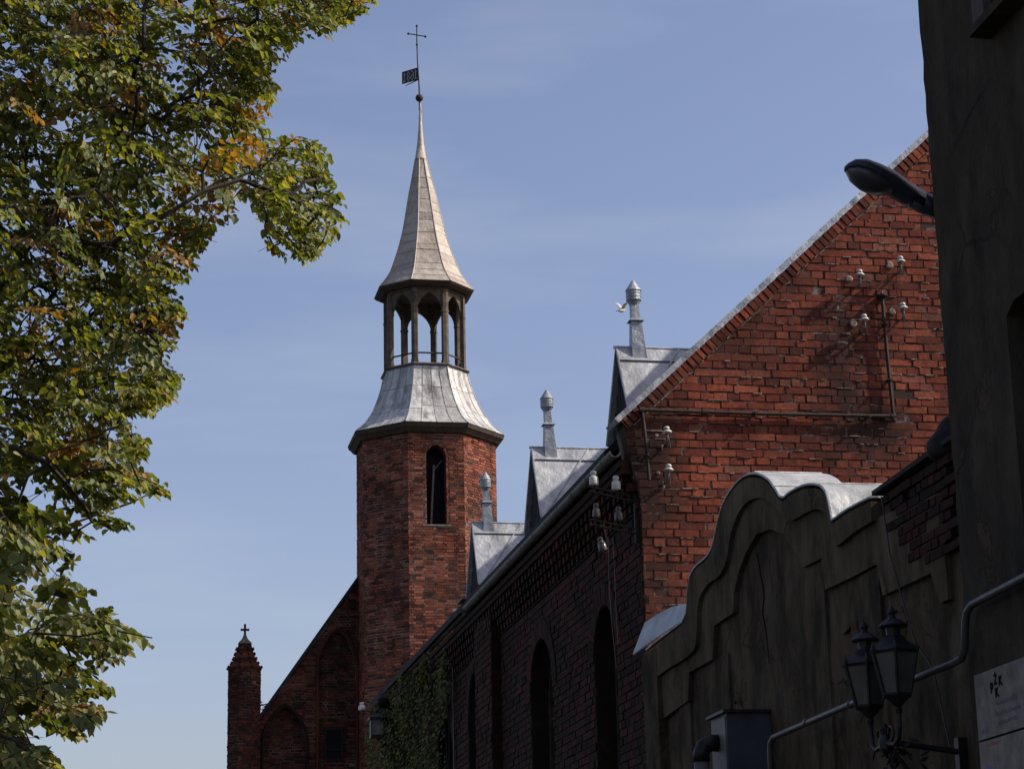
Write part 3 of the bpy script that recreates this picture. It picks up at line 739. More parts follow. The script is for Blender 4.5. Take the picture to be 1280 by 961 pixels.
# ------------------------------------------------------------------ courtyard wall with scrolled pediment
WX, WT = 6.20, .53
cwall = thing('courtyard_wall', (WX, 19.5, 0), 'sooty stucco courtyard wall with a scrolled pediment under pale zinc coping', 'wall')
CURVE = [(23.97, 5.42), (23.49, 5.44), (22.76, 5.46), (22.40, 5.47), (22.22, 5.55), (22.16, 5.72), (22.04, 5.87), (21.78, 5.94), (21.45, 5.95), (21.25, 5.98), (21.09, 6.06), (20.89, 6.24), (20.64, 6.37), (20.29, 6.44), (19.93, 6.45), (19.55, 6.38), (19.24, 6.26), (19.04, 6.13), (18.90, 6.02), (18.77, 5.98), (18.54, 5.985), (18.18, 5.955), (17.86, 5.885), (17.69, 5.81), (17.59, 5.70), (17.52, 5.50), (17.07, 5.505), (16.55, 5.48)]
def smooth(pts, k=3, sharp=()):
    o = []
    n = len(pts)
    for i in range(n-1):
        p0, p1, p2, p3 = pts[max(i-1, 0)], pts[i], pts[i+1], pts[min(i+2, n-1)]
        if i in sharp: p0 = p1
        if i+1 in sharp: p3 = p2
        for q in range(k):
            f = q/k
            o.append(tuple(.5*(2*p1[c]+(p2[c]-p0[c])*f+(2*p0[c]-5*p1[c]+4*p2[c]-p3[c])*f*f+(3*p1[c]-p0[c]-3*p2[c]+p3[c])*f**3) for c in (0, 1)))
    o.append(pts[-1]); return o
CV = smooth(CURVE, 4, (3, 19, 25))
top = [(y, z-.02) for y, z in CV]+[(14.57, 5.50)]
mb = MB(); mb.plate((WX, 0, 0), Y, Z, -X, [(14.57, 0), (23.96, 0)]+top, (), WT)
mb.build('wall_body', 'stucco', cwall)
mb = MB(); mb.prism([(6.10, 23.5, 0), (6.10, 23.972, 0), (WX-.003, 23.972, 0), (WX-.003, 23.5, 0)], [(6.10, 23.5, 5.36), (6.06, 23.972, 5.33), (WX-.003, 23.972, 5.5), (WX-.003, 23.5, 5.5)]); mb.build('end_pier', 'stucco', cwall)
mb = MB()
for (y0, z0), (y1, z1) in zip(CV[:-1], CV[1:]):
    d = Vector((0, y1-y0, z1-z0)).normalized(); nn = Vector((0, d.z, -d.y))
    if nn.z < 0 and abs(d.y) > .3: nn = -nn
    P = [Vector((x, y, z)) for x in (WX-.085, WX+WT+.06) for y, z in ((y0, z0), (y1, z1))]
    lo = Vector((0, 0, -.018))
    mb.hexa([P[0]+lo, P[1]+lo, P[3]+lo, P[2]+lo, P[0], P[1], P[3], P[2]])
ac = 0
for (y0, z0), (y1, z1) in zip(CV[:-1], CV[1:]):
    ac += math.hypot(y1-y0, z1-z0)
    if ac > .62: ac = 0; mb.tube([(WX-.08, y1, z1+.004), (WX+WT+.05, y1, z1+.004)], .009, 5)
for (y0, z0), (y1, z1) in zip(CV[:-1], CV[1:]): mb.tube([(WX-.088, y0, z0-.012), (WX-.088, y1, z1-.012)], .012, 5, 1)
mb.build('zinc_coping', ['coping', 'verge'], cwall)
# stepped mouldings
B1 = [(23.96, 5.02), (23.1, 5.06), (22.45, 5.06), (21.98, 5.10), (21.85, 5.25), (21.74, 5.55), (21.35, 5.66), (20.95, 5.66), (20.66, 5.77), (20.48, 5.98), (20.19, 6.13), (19.80, 6.17), (19.33, 6.08), (18.95, 5.88), (18.68, 5.73), (18.39, 5.70), (18.11, 5.69), (17.80, 5.64), (17.64, 5.54), (17.54, 5.36), (17.46, 5.25), (17.0, 5.27), (16.55, 5.27)]
B1s = smooth(B1, 3)
mb = MB(); 
mb.plate((WX-.095, 0, 0), Y, Z, -X, list(reversed(B1s))+[(y, z-.05) for y, z in CV], (), .092); mb.build('outer_moulding', 'moulding', cwall)
B2 = [(23.96, 4.35), (23.62, 4.58), (22.44, 4.64), (22.37, 4.92), (21.47, 4.92), (21.35, 5.24), (20.66, 5.25), (20.6, 5.44), (20.42, 5.60), (20.15, 5.74), (19.78, 5.84), (19.37, 5.80), (18.98, 5.68), (18.72, 5.49), (18.47, 5.27), (17.96, 5.25), (17.92, 4.97), (17.28, 4.95), (16.63, 4.94), (16.54, 4.67), (15.5, 4.65), (15.36, 4.40), (15.2, 4.40)]
mb = MB(); mb.plate((WX-.05, 0, 0), Y, Z, -X, list(reversed(B2))+[(y, z+.03) for y, z in B1s]+[(15.2, 5.2)], (), .047); mb.build('inner_moulding', 'moulding', cwall)
# lesenes below the steps
mb = MB()
for y0, y1, z1 in ((22.46, 22.9, 4.63), (21.0, 21.45, 4.91), (18.0, 18.42, 5.24), (16.66, 17.1, 4.93)): mb.box(WX-.028, WX-.002, y0, y1, 2.4, z1)
mb.build('wall_strips', 'stucco', cwall)
mb = MB(); bricks(mb, (WX-.052, 0, 0), Y, Z, -X, 4.72, 5.45, .08, .262, .131, lambda b: [(14.72+.1*((math.floor((b-4.72)/.08)*7 % 5)/5), 15.75+.10*math.floor((b-4.72)/.08)*.9+.22*((math.floor((b-4.72)/.08)*11 % 7)/7-.5))], 'cross', .013, .012, .004, 0, 91, .09, .10)
bricks(mb, (WX-.002, 0, 0), Y, Z, -X, 4.62, 5.0, .08, .262, .131, lambda b: [(22.95+.1*((math.floor((b-4.62)/.08)*7 % 5)/5), 23.5)], 'cross', .013, .012, .004, 0, 92, .05, .06); mb.build('exposed_bricks', 'hall_brick', cwall)
mb = MB()
FL = [(23.97, 5.70, 5.345, 5.965), (23.6, 5.73, 5.39, 6.02), (23.2, 5.74, 5.425, 6.07), (22.8, 5.70, 5.445, 6.10), (22.45, 5.60, 5.455, 6.115)]
for (y0, h0, f0, a0), (y1, h1, f1, a1) in zip(FL[:-1], FL[1:]):
    q = [(a0, y0, f0), (a1, y1, f1), (a1+.15, y1, h1), (a0+.15, y0, h0)]
    mb.hexa(q+[(x-.01, y, z+.012) for x, y, z in q])
mb.build('tilted_flashing', 'coping', cwall)
mb = MB(); mb.lathe((6.25, 15.12, 5.44), [(.17, 0), (.2, .05), (.2, .12), (.13, .2), (.09, .27), (.05, .31)], 14); mb.build('end_stone', 'roof', cwall, True)
mb = MB(); mb.prism([(WX-.10, 14.57, 5.5), (WX+WT, 14.57, 5.5), (WX+WT, 14.57, 5.56), (WX-.10, 14.57, 5.54)], [(WX-.10, 16.5, 5.465), (WX+WT, 16.5, 5.465), (WX+WT, 16.5, 5.52), (WX-.10, 16.5, 5.50)]); mb.build('felt_coping', 'roof', cwall)
# broken render patches, a long crack and an old cable on the wall
for PT in ([(18.03, 4.47), (17.8, 4.55), (17.52, 4.53), (17.35, 4.57), (17.29, 4.44), (17.27, 4.24), (17.55, 4.15), (17.7, 4.19), (17.89, 4.16), (18.19, 4.27)], [(20.9, 4.35), (20.75, 4.42), (20.62, 4.30), (20.66, 4.1), (20.85, 4.05)], [(16.4, 4.45), (16.28, 4.52), (16.18, 4.40), (16.25, 4.2), (16.38, 4.22)]):
    n_ = len(PT); cy_ = sum(p[0] for p in PT)/n_; cz_ = sum(p[1] for p in PT)/n_
    PT = [tuple(p) for q in range(n_) for p in (PT[q], ((PT[q][0]+PT[(q+1) % n_][0])/2+rnd.uniform(-.03, .03), (PT[q][1]+PT[(q+1) % n_][1])/2+rnd.uniform(-.03, .03)))]
    mb = MB(); mb.prism([(WX-.003, y, z) for y, z in PT], [(WX-.008, cy_+(y-cy_)*.97, cz_+(z-cz_)*.97) for y, z in PT]); mb.build('bare_undercoat', 'undercoat', cwall)
    mb = MB(); k0 = int(len(PT)*.15)
    for q in range(k0, k0+int(len(PT)*.5)):
        (y0, z0), (y1, z1) = PT[q], PT[q+1]
        mb.hexa([(WX-.004, y0, z0), (WX-.004, y1, z1), (WX-.004, cy_+(y1-cy_)*1.16, cz_+(z1-cz_)*1.16), (WX-.004, cy_+(y0-cy_)*1.16, cz_+(z0-cz_)*1.16), (WX-.042, y0, z0), (WX-.042, y1, z1), (WX-.012, cy_+(y1-cy_)*1.16, cz_+(z1-cz_)*1.16), (WX-.012, cy_+(y0-cy_)*1.16, cz_+(z0-cz_)*1.16)])
    mb.build('blistered_render', 'moulding', cwall)
mb = MB(); CK = [(19.95, 5.70), (19.90, 5.58), (19.86, 5.45), (19.81, 5.36), (19.79, 5.25), (19.87, 5.12), (19.82, 5.0), (19.78, 4.87), (19.74, 4.62)]
for q in range(len(CK)-1):
    (y0, z0), (y1, z1) = CK[q], CK[q+1]; w0, w1 = .004+.012*math.sin(math.pi*q/8), .004+.012*math.sin(math.pi*(q+1)/8)
    mb.hexa([(WX-.002, y0-w0, z0), (WX-.002, y0+w0, z0), (WX-.002, y1+w1, z1), (WX-.002, y1-w1, z1), (WX-.005, y0-w0, z0), (WX-.005, y0+w0, z0), (WX-.005, y1+w1, z1), (WX-.005, y1-w1, z1)])
mb.build('wall_crack', 'black_paint', cwall)
mb = MB(); mb.tube([(6.09, 16.255, 5.40), (6.09, 16.163, 4.94), (6.10, 16.0, 4.567), (6.11, 15.82, 4.20), (6.12, 15.5, 3.93), (6.13, 15.3, 3.3)], .007, 5); tag(mb.build('wall_cable', 'iron'), 'thin dark cable running down the courtyard wall behind the twin lantern', 'cable')
# flue box with elbow
vb_ = thing('flue_box', (5.95, 20.05, 0), 'grey sheet metal flue box with a short elbow on the courtyard wall', 'flue box')
mb = MB(); mb.box(5.78, WX-.003, 19.8, 20.32, 2.0, 4.17, 0); mb.box(5.74, WX-.004, 19.76, 20.36, 4.172, 4.20, 1); mb.build('box_body', ['box_paint', 'iron'], vb_)
mb = MB(); mb.box(5.772, 5.779, 19.83, 20.29, 2.05, 4.14); mb.build('front_panel', 'box_side', vb_)
mb = MB(); mb.tube([(5.775, 20.1, 3.93), (5.70, 20.1, 3.93), (5.64, 20.1, 3.90), (5.61, 20.1, 3.84), (5.61, 20.1, 3.76)], .08, 12); mb.build('elbow', 'iron', vb_, True)
mb = MB(); mb.tube([(5.61, 20.1, 3.755), (5.61, 20.1, 2.2)], .072, 12); mb.build('flue_pipe', 'box_side', vb_, True)

# ------------------------------------------------------------------ stucco house
HY = 14.55
house = thing('stucco_house', (6.0, HY, 0), 'tall dark rendered house filling the right edge, with deep window openings', 'house')
mb = MB()
wA = [(12.3, 8.06), (13.25, 8.06), (13.25, 9.6), (12.3, 9.6)]; wB = [(12.3, 4.55), (13.44, 4.55), (13.44, 6.0), (13.3, 6.07), (12.3, 6.07)]
wC = [(9.5, 8.06), (10.6, 8.06), (10.6, 9.6), (9.5, 9.6)]; wD = [(9.4, 4.55), (10.6, 4.55), (10.6, 6.07), (9.4, 6.07)]
mb.plate((6.0, 0, 0), Y, Z, -X, [(4, 0)]+[(HY+(rnd.uniform(-.012, .008) if rnd.random() < .7 else rnd.uniform(-.022, 0)), q*.13) for q in range(81)]+[(4, 10.4)], [wA, wB, wC, wD], .4)
mb.box(6.4, 15, HY-.35, HY-.025, 0, 10.4); mb.box(6.4, 15, 4, 4.3, 0, 10.4); mb.box(14.7, 15, 4.3, HY-.35, 0, 10.4)
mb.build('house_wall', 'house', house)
mb = MB(); mb.prism([(5.7, 3.8, 10.4), (15.3, 3.8, 10.4), (10.5, 3.8, 12.2)], [(5.7, HY+.15, 10.4), (15.3, HY+.15, 10.4), (10.5, HY+.15, 12.2)]); mb.build('house_roof', 'roof', house)
for wv, sill in ((wA, True), (wC, True), (wB, False), (wD, False)):
    y0, y1 = min(p[0] for p in wv), max(p[0] for p in wv); z0, z1 = min(p[1] for p in wv), max(p[1] for p in wv)
    f = MB(); f.plate((6.04 if sill else 6.22, 0, 0), Y, Z, -X, wv, [[(y0+.07, z0+.07), (y1-.08, z0+.07), (y1-.08, z1-.13), (y0+.07, z1-.13)]], .06); wn = f.build('house_window', 'house_trim' if sill else 'dark_wood', house)
    g = MB(); g.box(6.07 if sill else 6.25, 6.085 if sill else 6.265, y0+.07, y1-.08, z0+.07, z1-.13); g.build('pane', 'glass_dark', wn)
    if sill:
        g = MB(); g.box(5.84, 6.03, y0-.06, y1+.06, z0-.10, z0-.035); g.build('sill', 'house', wn)
        g = MB(); g.box(5.94, 5.998, y1+.005, y1+.2, z0-.028, z1+.2); g.box(5.94, 5.998, y0-.2, y0-.005, z0-.028, z1+.2); g.box(5.94, 5.998, y0-.004, y1+.004, z1+.01, z1+.2); g.build('surround', 'house_trim', wn)
# drain pipe
mb = MB(); px_ = 5.90
px_ = 5.92
mb.tube([(px_, 18.98, 2.2), (px_, 18.97, 3.74), (px_, 18.94, 3.80), (px_, 18.86, 3.835), (px_, 16.856, 3.851), (px_, 14.62, 3.845), (px_, 14.46, 3.855), (px_, 14.405, 3.90), (px_, 14.35, 4.09), (px_, 14.31, 4.15), (px_, 14.22, 4.185), (px_, 13.3, 4.206), (px_, 11.0, 4.23)], .027, 10)
for y in (17.9, 16.8, 15.7): mb.tube([(px_, y-.03, 3.85), (px_, y+.03, 3.85)], .033, 10)
tag(mb.build('drain_pipe', 'pipe', None, True), 'grey drain pipe running level along the courtyard wall and stepping up onto the house', 'pipe')

# ------------------------------------------------------------------ sign board
sg = thing('sign_board', (5.96, 14.35, 2.6), 'dirty white painted sign with black initials on the dark house wall', 'sign')
mb = MB(); mb.box(5.955, 5.985, 12.9, 14.36, 3.28, 3.72); mb.build('upper_board', 'white_sign', sg)
mb = MB(); mb.box(5.955, 5.985, 12.9, 14.36, 2.6, 3.265); mb.build('lower_board', 'white_sign', sg)
def text(body, y, z, size, mat, parent, name='lettering', xp=5.9525, shear=0):
    cu = bpy.data.curves.new('txt', 'FONT'); cu.body = body; cu.size = size; cu.extrude = .0012; cu.align_x = 'CENTER'; cu.offset = size*.04; cu.shear = shear
    o = bpy.data.objects.new('txt', cu); COL.objects.link(o); dg = bpy.context.evaluated_depsgraph_get()
    me = bpy.data.meshes.new_from_object(o.evaluated_get(dg)); bpy.data.objects.remove(o)
    mtx = Matrix(((0, 0, -1, xp), (-1, 0, 0, y), (0, 1, 0, z), (0, 0, 0, 1))); me.transform(mtx)
    mb = MB(); mb.v = [tuple(v.co) for v in me.vertices]; mb.f = [tuple(p.vertices) for p in me.polygons]; mb.mi = [0]*len(mb.f)
    bpy.data.meshes.remove(me); return mb.build(name, mat, parent)
text('p', 14.065, 3.588, .095, 'black_paint', sg); text('Ż', 13.995, 3.612, .085, 'black_paint', sg); text('K', 13.915, 3.596, .085, 'black_paint', sg); text('K', 13.985, 3.528, .085, 'black_paint', sg)
R_ = random.Random(4)
for row, (z0, ya, yb) in enumerate(((3.475, 14.02, 13.70), (3.405, 14.05, 13.62), (3.345, 14.0, 13.72))):
    y = ya; mb = MB()
    while y > yb:
        w_ = R_.uniform(.012, .03); h_ = R_.choice((.022, .022, .036))
        mb.box(5.9515, 5.9545, y-w_, y-w_+.007, z0, z0+h_); mb.box(5.9515, 5.9545, y-w_+.007, y, z0+R_.choice((0, .016)), z0+R_.choice((0, .016))+.007); y -= w_+.010
    mb.build('worn_lettering', 'faded_ink', sg)
def blot(name, mat, cy, cz, ry, rz, xp=5.9535):
    mb = MB(); k = 22; P = [(xp, cy+ry*math.cos(t)*R_.uniform(.6, 1.1), cz+rz*math.sin(t)*R_.uniform(.5, 1.1)) for t in [2*math.pi*i/k for i in range(k)]]
    mb.prism([(p[0]+.0012, p[1], p[2]) for p in P], P); mb.build(name, mat, sg)
blot('smudge', 'faded_ink', 14.24, 3.33, .09, .022); blot('red_paint', 'faded_red', 14.12, 3.235, .14, .012); blot('blue_paint', 'faded_blue', 14.2, 3.07, .05, .03)

# ------------------------------------------------------------------ street lamp on the house
lp = thing('street_lamp', (6.25, 15.0, 7.3), 'dark cobra head street lamp reaching out past the house corner', 'street lamp')
lz = lambda x: 7.36+(6.21-x)*.42
mb = MB(); mb.tube([(6.6, 15.05, 7.21), (6.35, 15.05, 7.31), (6.21, 15.05, 7.37), (6.05, 15.05, 7.44)], [.07, .075, .082, .085], 12); mb.box(6.5, 6.64, HY+.003, 15.1, 7.05, 7.4); mb.build('arm', 'lamp_paint', lp, True)
def loft_lamp(secs, mat, name):
    mb = MB(); k = 16; v = []; f = []
    for (x, z, ry, up, dn) in secs:
        for j in range(k):
            t = 2*math.pi*j/k; s = math.sin(t); v.append((x+.42*(up if s > 0 else dn)*s*.55, 15.05+ry*math.cos(t), z+(up if s > 0 else dn)*s))
    for i in range(len(secs)-1):
        for j in range(k): f.append((i*k+j, i*k+(j+1) % k, (i+1)*k+(j+1) % k, (i+1)*k+j))
    f += [tuple(reversed(range(k))), tuple(range((len(secs)-1)*k, len(secs)*k))]
    mb.add(v, f); o = mb.build(name, mat, lp, True); fix_normals(o); return o
loft_lamp([(6.12, 7.41, .085, .085, .08), (5.99, 7.47, .10, .095, .075), (5.88, 7.53, .13, .115, .06), (5.76, 7.585, .14, .11, .045), (5.66, 7.63, .14, .095, .04), (5.58, 7.655, .115, .065, .03), (5.535, 7.66, .06, .03, .02), (5.52, 7.66, .01, .01, .01)], 'lamp_paint', 'head')
loft_lamp([(5.92, 7.495, .06, .01, .02), (5.85, 7.53, .10, .01, .075), (5.76, 7.57, .125, .01, .115), (5.67, 7.61, .125, .01, .115), (5.59, 7.635, .10, .01, .08), (5.54, 7.65, .04, .01, .03)], 'lamp_bowl', 'bowl')

# ------------------------------------------------------------------ twin wall lantern
tl = thing('twin_wall_lantern', (6.0, 15.2, 3.3), 'black iron bracket with two old six sided lanterns on the courtyard wall', 'lantern')
def lantern(cx, cy, z0, s, parent):
    """z0 = bottom of the glass"""
    def hexv(r, z, rot=.2): return [Vector((cx+r*math.cos(rot+math.pi/3*i), cy+r*math.sin(rot+math.pi/3*i), z)) for i in range(6)]
    mb = MB(); rb, rt, h = .105*s, .175*s, .30*s
    b, t = hexv(rb, z0), hexv(rt, z0+h)
    for i in range(6): mb.tube([b[i], t[i]], .011*s, 5)
    for rr, zz in ((rb, z0), (rt, z0+h)):
        q = hexv(rr, zz); mb.tube(q+[q[0], q[1]], .013*s, 5)
    for i in range(6): mb.lathe(t[i]+Vector((0, 0, .0)), [(.016*s, 0), (.02*s, .02*s), (.008*s, .05*s), (.002, .075*s)], 6)
    fr = mb.build('lantern_frame', 'iron', parent)
    g = MB(); g.prism(hexv(rb-.006, z0+.004), hexv(rt-.008, z0+h-.004)); g.build('glass', 'glass_milky', fr)
    g = MB()
    pr = [(rt+.02*s, z0+h+.005), (rt*.80, z0+h+.05*s), (rt*.55, z0+h+.085*s), (rt*.42, z0+h+.115*s), (rt*.36, z0+h+.12*s)]
    for (r0, a_), (r1, b_) in zip(pr[:-1], pr[1:]): g.prism(hexv(r0, a_), hexv(r1, b_))
    g.lathe((cx, cy, z0+h+.115*s), [(.05*s, 0), (.055*s, .06*s), (.10*s, .065*s), (.105*s, .075*s), (.06*s, .115*s), (.03*s, .13*s), (.02*s, .15*s), (.032*s, .17*s), (.02*s, .195*s), (.006*s, .215*s), (.002, .25*s)], 12)
    g.build('lantern_roof', 'iron', fr)
    g = MB(); g.lathe((cx, cy, z0-.13*s), [(.02*s, 0), (.03*s, .03*s), (.022*s, .05*s), (.06*s, .09*s), (.10*s, .125*s)], 10); g.build('lantern_base', 'iron', fr)
lantern(5.60, 14.90, 3.66, 1.0, tl); lantern(5.60, 15.49, 3.655, 1.0, tl)
mb = MB()
def arc(c, r, a0, a1, k=10, ax='yz'):
    return [(c[0], c[1]+r*math.cos(a0+(a1-a0)*i/k), c[2]+r*math.sin(a0+(a1-a0)*i/k)) for i in range(k+1)]
for yl in (14.90, 15.49):
    y2 = 15.2
    mb.tube([(5.60, yl, 3.55), (5.60, yl, 3.44), (5.60, yl+(y2-yl)*.10, 3.37), (5.60, yl+(y2-yl)*.35, 3.335), (5.60, yl+(y2-yl)*.7, 3.35), (5.60, y2, 3.37)], .018, 7)
    mb.tube(arc((5.60, yl+(y2-yl)*.6, 3.42), .05, 0, 5.2), .010, 6)
mb.tube([(5.60, 15.2, 3.37), (5.7, 15.2, 3.36), (6.14, 15.2, 3.30)], .022, 7); mb.tube([(5.62, 15.2, 3.35), (5.75, 15.2, 3.18), (5.9, 15.2, 3.05), (6.14, 15.2, 2.96)], .016, 7)
mb.tube([(5.7+.08*math.cos(t), 15.2, 3.24+.08*math.sin(t)) for t in [i*.6 for i in range(10)]], .010, 6)
mb.lathe((5.60, 15.2, 3.27), [(.01, 0), (.045, .05), (.05, .1), (.03, .15), (.045, .19), (.01, .23)], 10); mb.box(6.13, WX-.003, 15.16, 15.24, 2.9, 3.40)
R2 = random.Random(8)
for i in range(26):   # wrought leaves on the bracket
    p = Vector((5.66+R2.uniform(-.1, .2), 15.2+R2.uniform(-.2, .2), 3.28+R2.uniform(-.09, .1))); d = Vector((R2.uniform(-1, 1), R2.uniform(-1, 1), R2.uniform(-1, 1))).normalized(); e = d.orthogonal().normalized()
    mb.prism([p, p+d*.04+e*.018, p+d*.085, p+d*.04-e*.018], [q+d.cross(e)*.006 for q in (p, p+d*.04+e*.018, p+d*.085, p+d*.04-e*.018)])
mb.build('bracket', 'iron', tl)

# ------------------------------------------------------------------ fixings on the gable
def insulator_mesh(mb, c, s=1.0, mi=0, dirs=1):
    mb.lathe(c, [(.012*s, -.004*s), (.044*s, 0), (.048*s, .012*s), (.043*s, .055*s), (.036*s, .075*s), (.022*s, .084*s), (.020*s, .092*s), (.030*s, .102*s), (.031*s, .118*s), (.024*s, .135*s), (.008*s, .142*s)], 14, mi)
IL = ['lower left of four white bell insulators around the capped iron pipe', 'white bell insulator right of and above the capped iron pipe, highest on the gable', 'white bell insulator right of the iron pipe, just below the pipe cap', 'white bell insulator left of the iron pipe, lower of the two on that side',
      'white bell insulator near the gable corner, just under the level iron pipe', 'white bell insulator near the gable corner, lower one beside the pipe end']
IL[0] = 'white bell insulator left of the iron pipe, upper of the two on that side'
def insulator():
    r = thing('insulator', (0, 0, 0), '', 'insulator', 'white insulators on the brick gable')
    mb = MB(); s_ = .92
    mb.lathe((0, 0, 0), [(.012, -.002), (.040, -.004), (.056, 0), (.058, .010), (.046, .022), (.030, .030), (.026, .037), (.034, .044), (.036, .055), (.026, .070), (.008, .076)], 16); fix_normals(mb.build('porcelain_bell', 'porcelain', r, True))
    mb = MB(); mb.tube([(0, 0, .0), (0, 0, -.05), (0, .02, -.10), (0, .07, -.125), (0, .155, -.10)], .015, 7); mb.lathe((0, 0, -.03), [(.022, 0), (.024, .03)], 8)
    mb.tube([(.015, 0, -.05), (.02, .01, -.12), (.028, .03, -.17)], .006, 5)
    mb.build('hook', 'gutter', r)
    mb = MB(); mb.tube([(-.04, 0, .03), (0, -.036, .035), (.04, 0, .03), (.075, .04, .02), (.11, .09, .005)], .0045, 5); mb.build('wire_stub', 'rusty', r)
    return r
ip = insulator()
for i, (x, z) in enumerate(INS):
    o = ip if i == 0 else copy_tree(ip)
    o.location = (x, GY-.145, z); o.rotation_euler = (0, rnd.uniform(-.06, .06), rnd.uniform(-.15, .15)); o['label'] = IL[i]
tag((lambda q: (q.tube([(9.34, GY-.12, 9.98), (9.33, GY-.05, 9.8), (9.345, GY-.04, 9.55), (9.36, GY-.12, 9.40)], .0045, 5), q.build('bare_wire', 'rusty'))[1])(MB()), 'thin bare wire hanging between the two insulators right of the iron pipe', 'wire')
cdt = thing('iron_conduit', (9.15, GY-.06, 7.3), 'rusty iron conduit pipe with mushroom cap, bent level across the brick gable', 'conduit')
mb = MB(); yc = GY-.055
mb.tube([(9.145, yc, 9.60), (9.155, yc, 9.0), (9.18, yc, 8.165)], .022, 9); mb.tube([(9.2, yc, 8.165), (7.6, yc, 8.15), (6.15, yc, 8.155)], .021, 9); mb.tube([(6.16, yc, 8.17), (6.19, yc, 7.8), (6.215, yc, 7.33)], .02, 9)
for p in ((9.18, 8.165), (6.16, 8.155), (6.9, 8.152)): mb.lathe((p[0]-.03, yc, p[1]), [(.03, 0), (.03, .06)], 9, 0, (1, 0, 0))
mb.tube([(9.183, yc, 8.2), (9.185, yc, 8.11)], .026, 9)
mb.build('pipe_run', 'rusty', cdt)
mb = MB(); mb.lathe((9.145, yc, 9.59), [(.02, 0), (.03, .015), (.066, .035), (.068, .045), (.05, .065), (.02, .08), (.012, .1)], 14); mb.build('pipe_cap', 'iron', cdt)
for x, z, dx, dz in ((9.16, 8.6, -.10, -.06), (8.87, 8.15, -.13, -.12), (9.15, 9.28, -.1, .0), (7.5, 8.15, 0, -.05), (6.2, 7.62, .05, 0)):
    mb = MB(); mb.tube([(x, GY-.11, z), (x, GY-.03, z), (x, GY+.01, z)], .014, 6); mb.box(x-.03, x+.03, GY-.088, GY-.030, z-.012, z+.012); mb.build('pipe_clip', 'rusty', cdt)
# insulator rack at the corner
def rack(Yr, arms, ins, hang, label, name='insulator_rack'):
    r = thing(name, (6.1, Yr, 6.9), label, 'insulator rack')
    mb = MB()
    for (xa, za, xb, zb) in arms:
        for dz in (0.028, -.028): mb.hexa([(xa, Yr-.02, za+dz-.007), (xb, Yr-.02, zb+dz-.007), (xb, Yr+.02, zb+dz-.007), (xa, Yr+.02, za+dz-.007), (xa, Yr-.02, za+dz+.007), (xb, Yr-.02, zb+dz+.007), (xb, Yr+.02, zb+dz+.007), (xa, Yr+.02, za+dz+.007)])
        for t in (.12, .55): mb.tube([(xa+(xb-xa)*t, Yr, za-.07), (xa+(xb-xa)*t, Yr, za+.06)], .009, 6)
    mb.box(HX-.05, HX-.012, Yr-.03, Yr+.03, min(a[3] for a in arms)-.12, max(a[3] for a in arms)+.12)
    mb.build('cross_arms', 'rusty', r)
    for (x, z, s, dirty) in ins:
        g = MB(); g.lathe((x, Yr, z-.085), [(.02*s, 0), (.050*s, .004), (.054*s, .02), (.052*s, .085), (.047*s, .10), (.030*s, .112), (.027*s, .12), (.036*s, .13), (.037*s, .148), (.03*s, .165), (.01*s, .172)], 16)
        fix_normals(g.build('bell_insulator', 'dirty_porcelain' if dirty else 'porcelain', r, True))
    if hang:
        g = MB(); g.tube([(5.71, Yr, 6.86), (5.725, Yr, 6.75), (5.755, Yr, 6.60), (5.75, Yr, 6.54), (5.72, Yr, 6.52), (5.69, Yr, 6.535)], .009, 6); g.build('hook', 'pipe', r)
        g = MB(); g.lathe((5.70, Yr, 6.54), [(.02, 0), (.046, .004), (.05, .02), (.045, .10), (.030, .115), (.026, .125), (.035, .135), (.034, .155), (.012, .17)], 14, 0, (-.25, 0, 1)); g.build('hanging_insulator', 'dirty_porcelain', r, True)
        for k, (xe, ze) in enumerate(((5.80, 5.22), (5.83, 5.5))):
            g = MB(); g.tube([(5.76+.05*k, Yr, 6.7), (5.745+.07*k, Yr-.01, 6.3), (5.76+.06*k, Yr, 5.8), (xe, Yr, ze)], .0035, 4); g.build('loose_wire', 'pipe', r)
        g = MB(); g.tube([(5.87, Yr, 7.45), (5.9, Yr, 7.6), (5.93, Yr, 8.05)], .003, 4); g.build('loose_wire', 'rusty', r)
rack(24.12, [(5.55, 7.26, HX, 7.14), (5.55, 6.88, HX, 6.77)], [(5.61, 7.385, 1, False), (5.87, 7.335, 1, False), (5.63, 7.01, .85, True), (5.89, 6.975, .95, True)], True, 'iron bracket with two white and three grimy porcelain insulators on the near hall corner')
rack(45.6, [(5.56, 7.50, HX, 7.49)], [(5.585, 7.63, 1.35, False)], False, 'small iron bracket with one white insulator beyond the ivy')
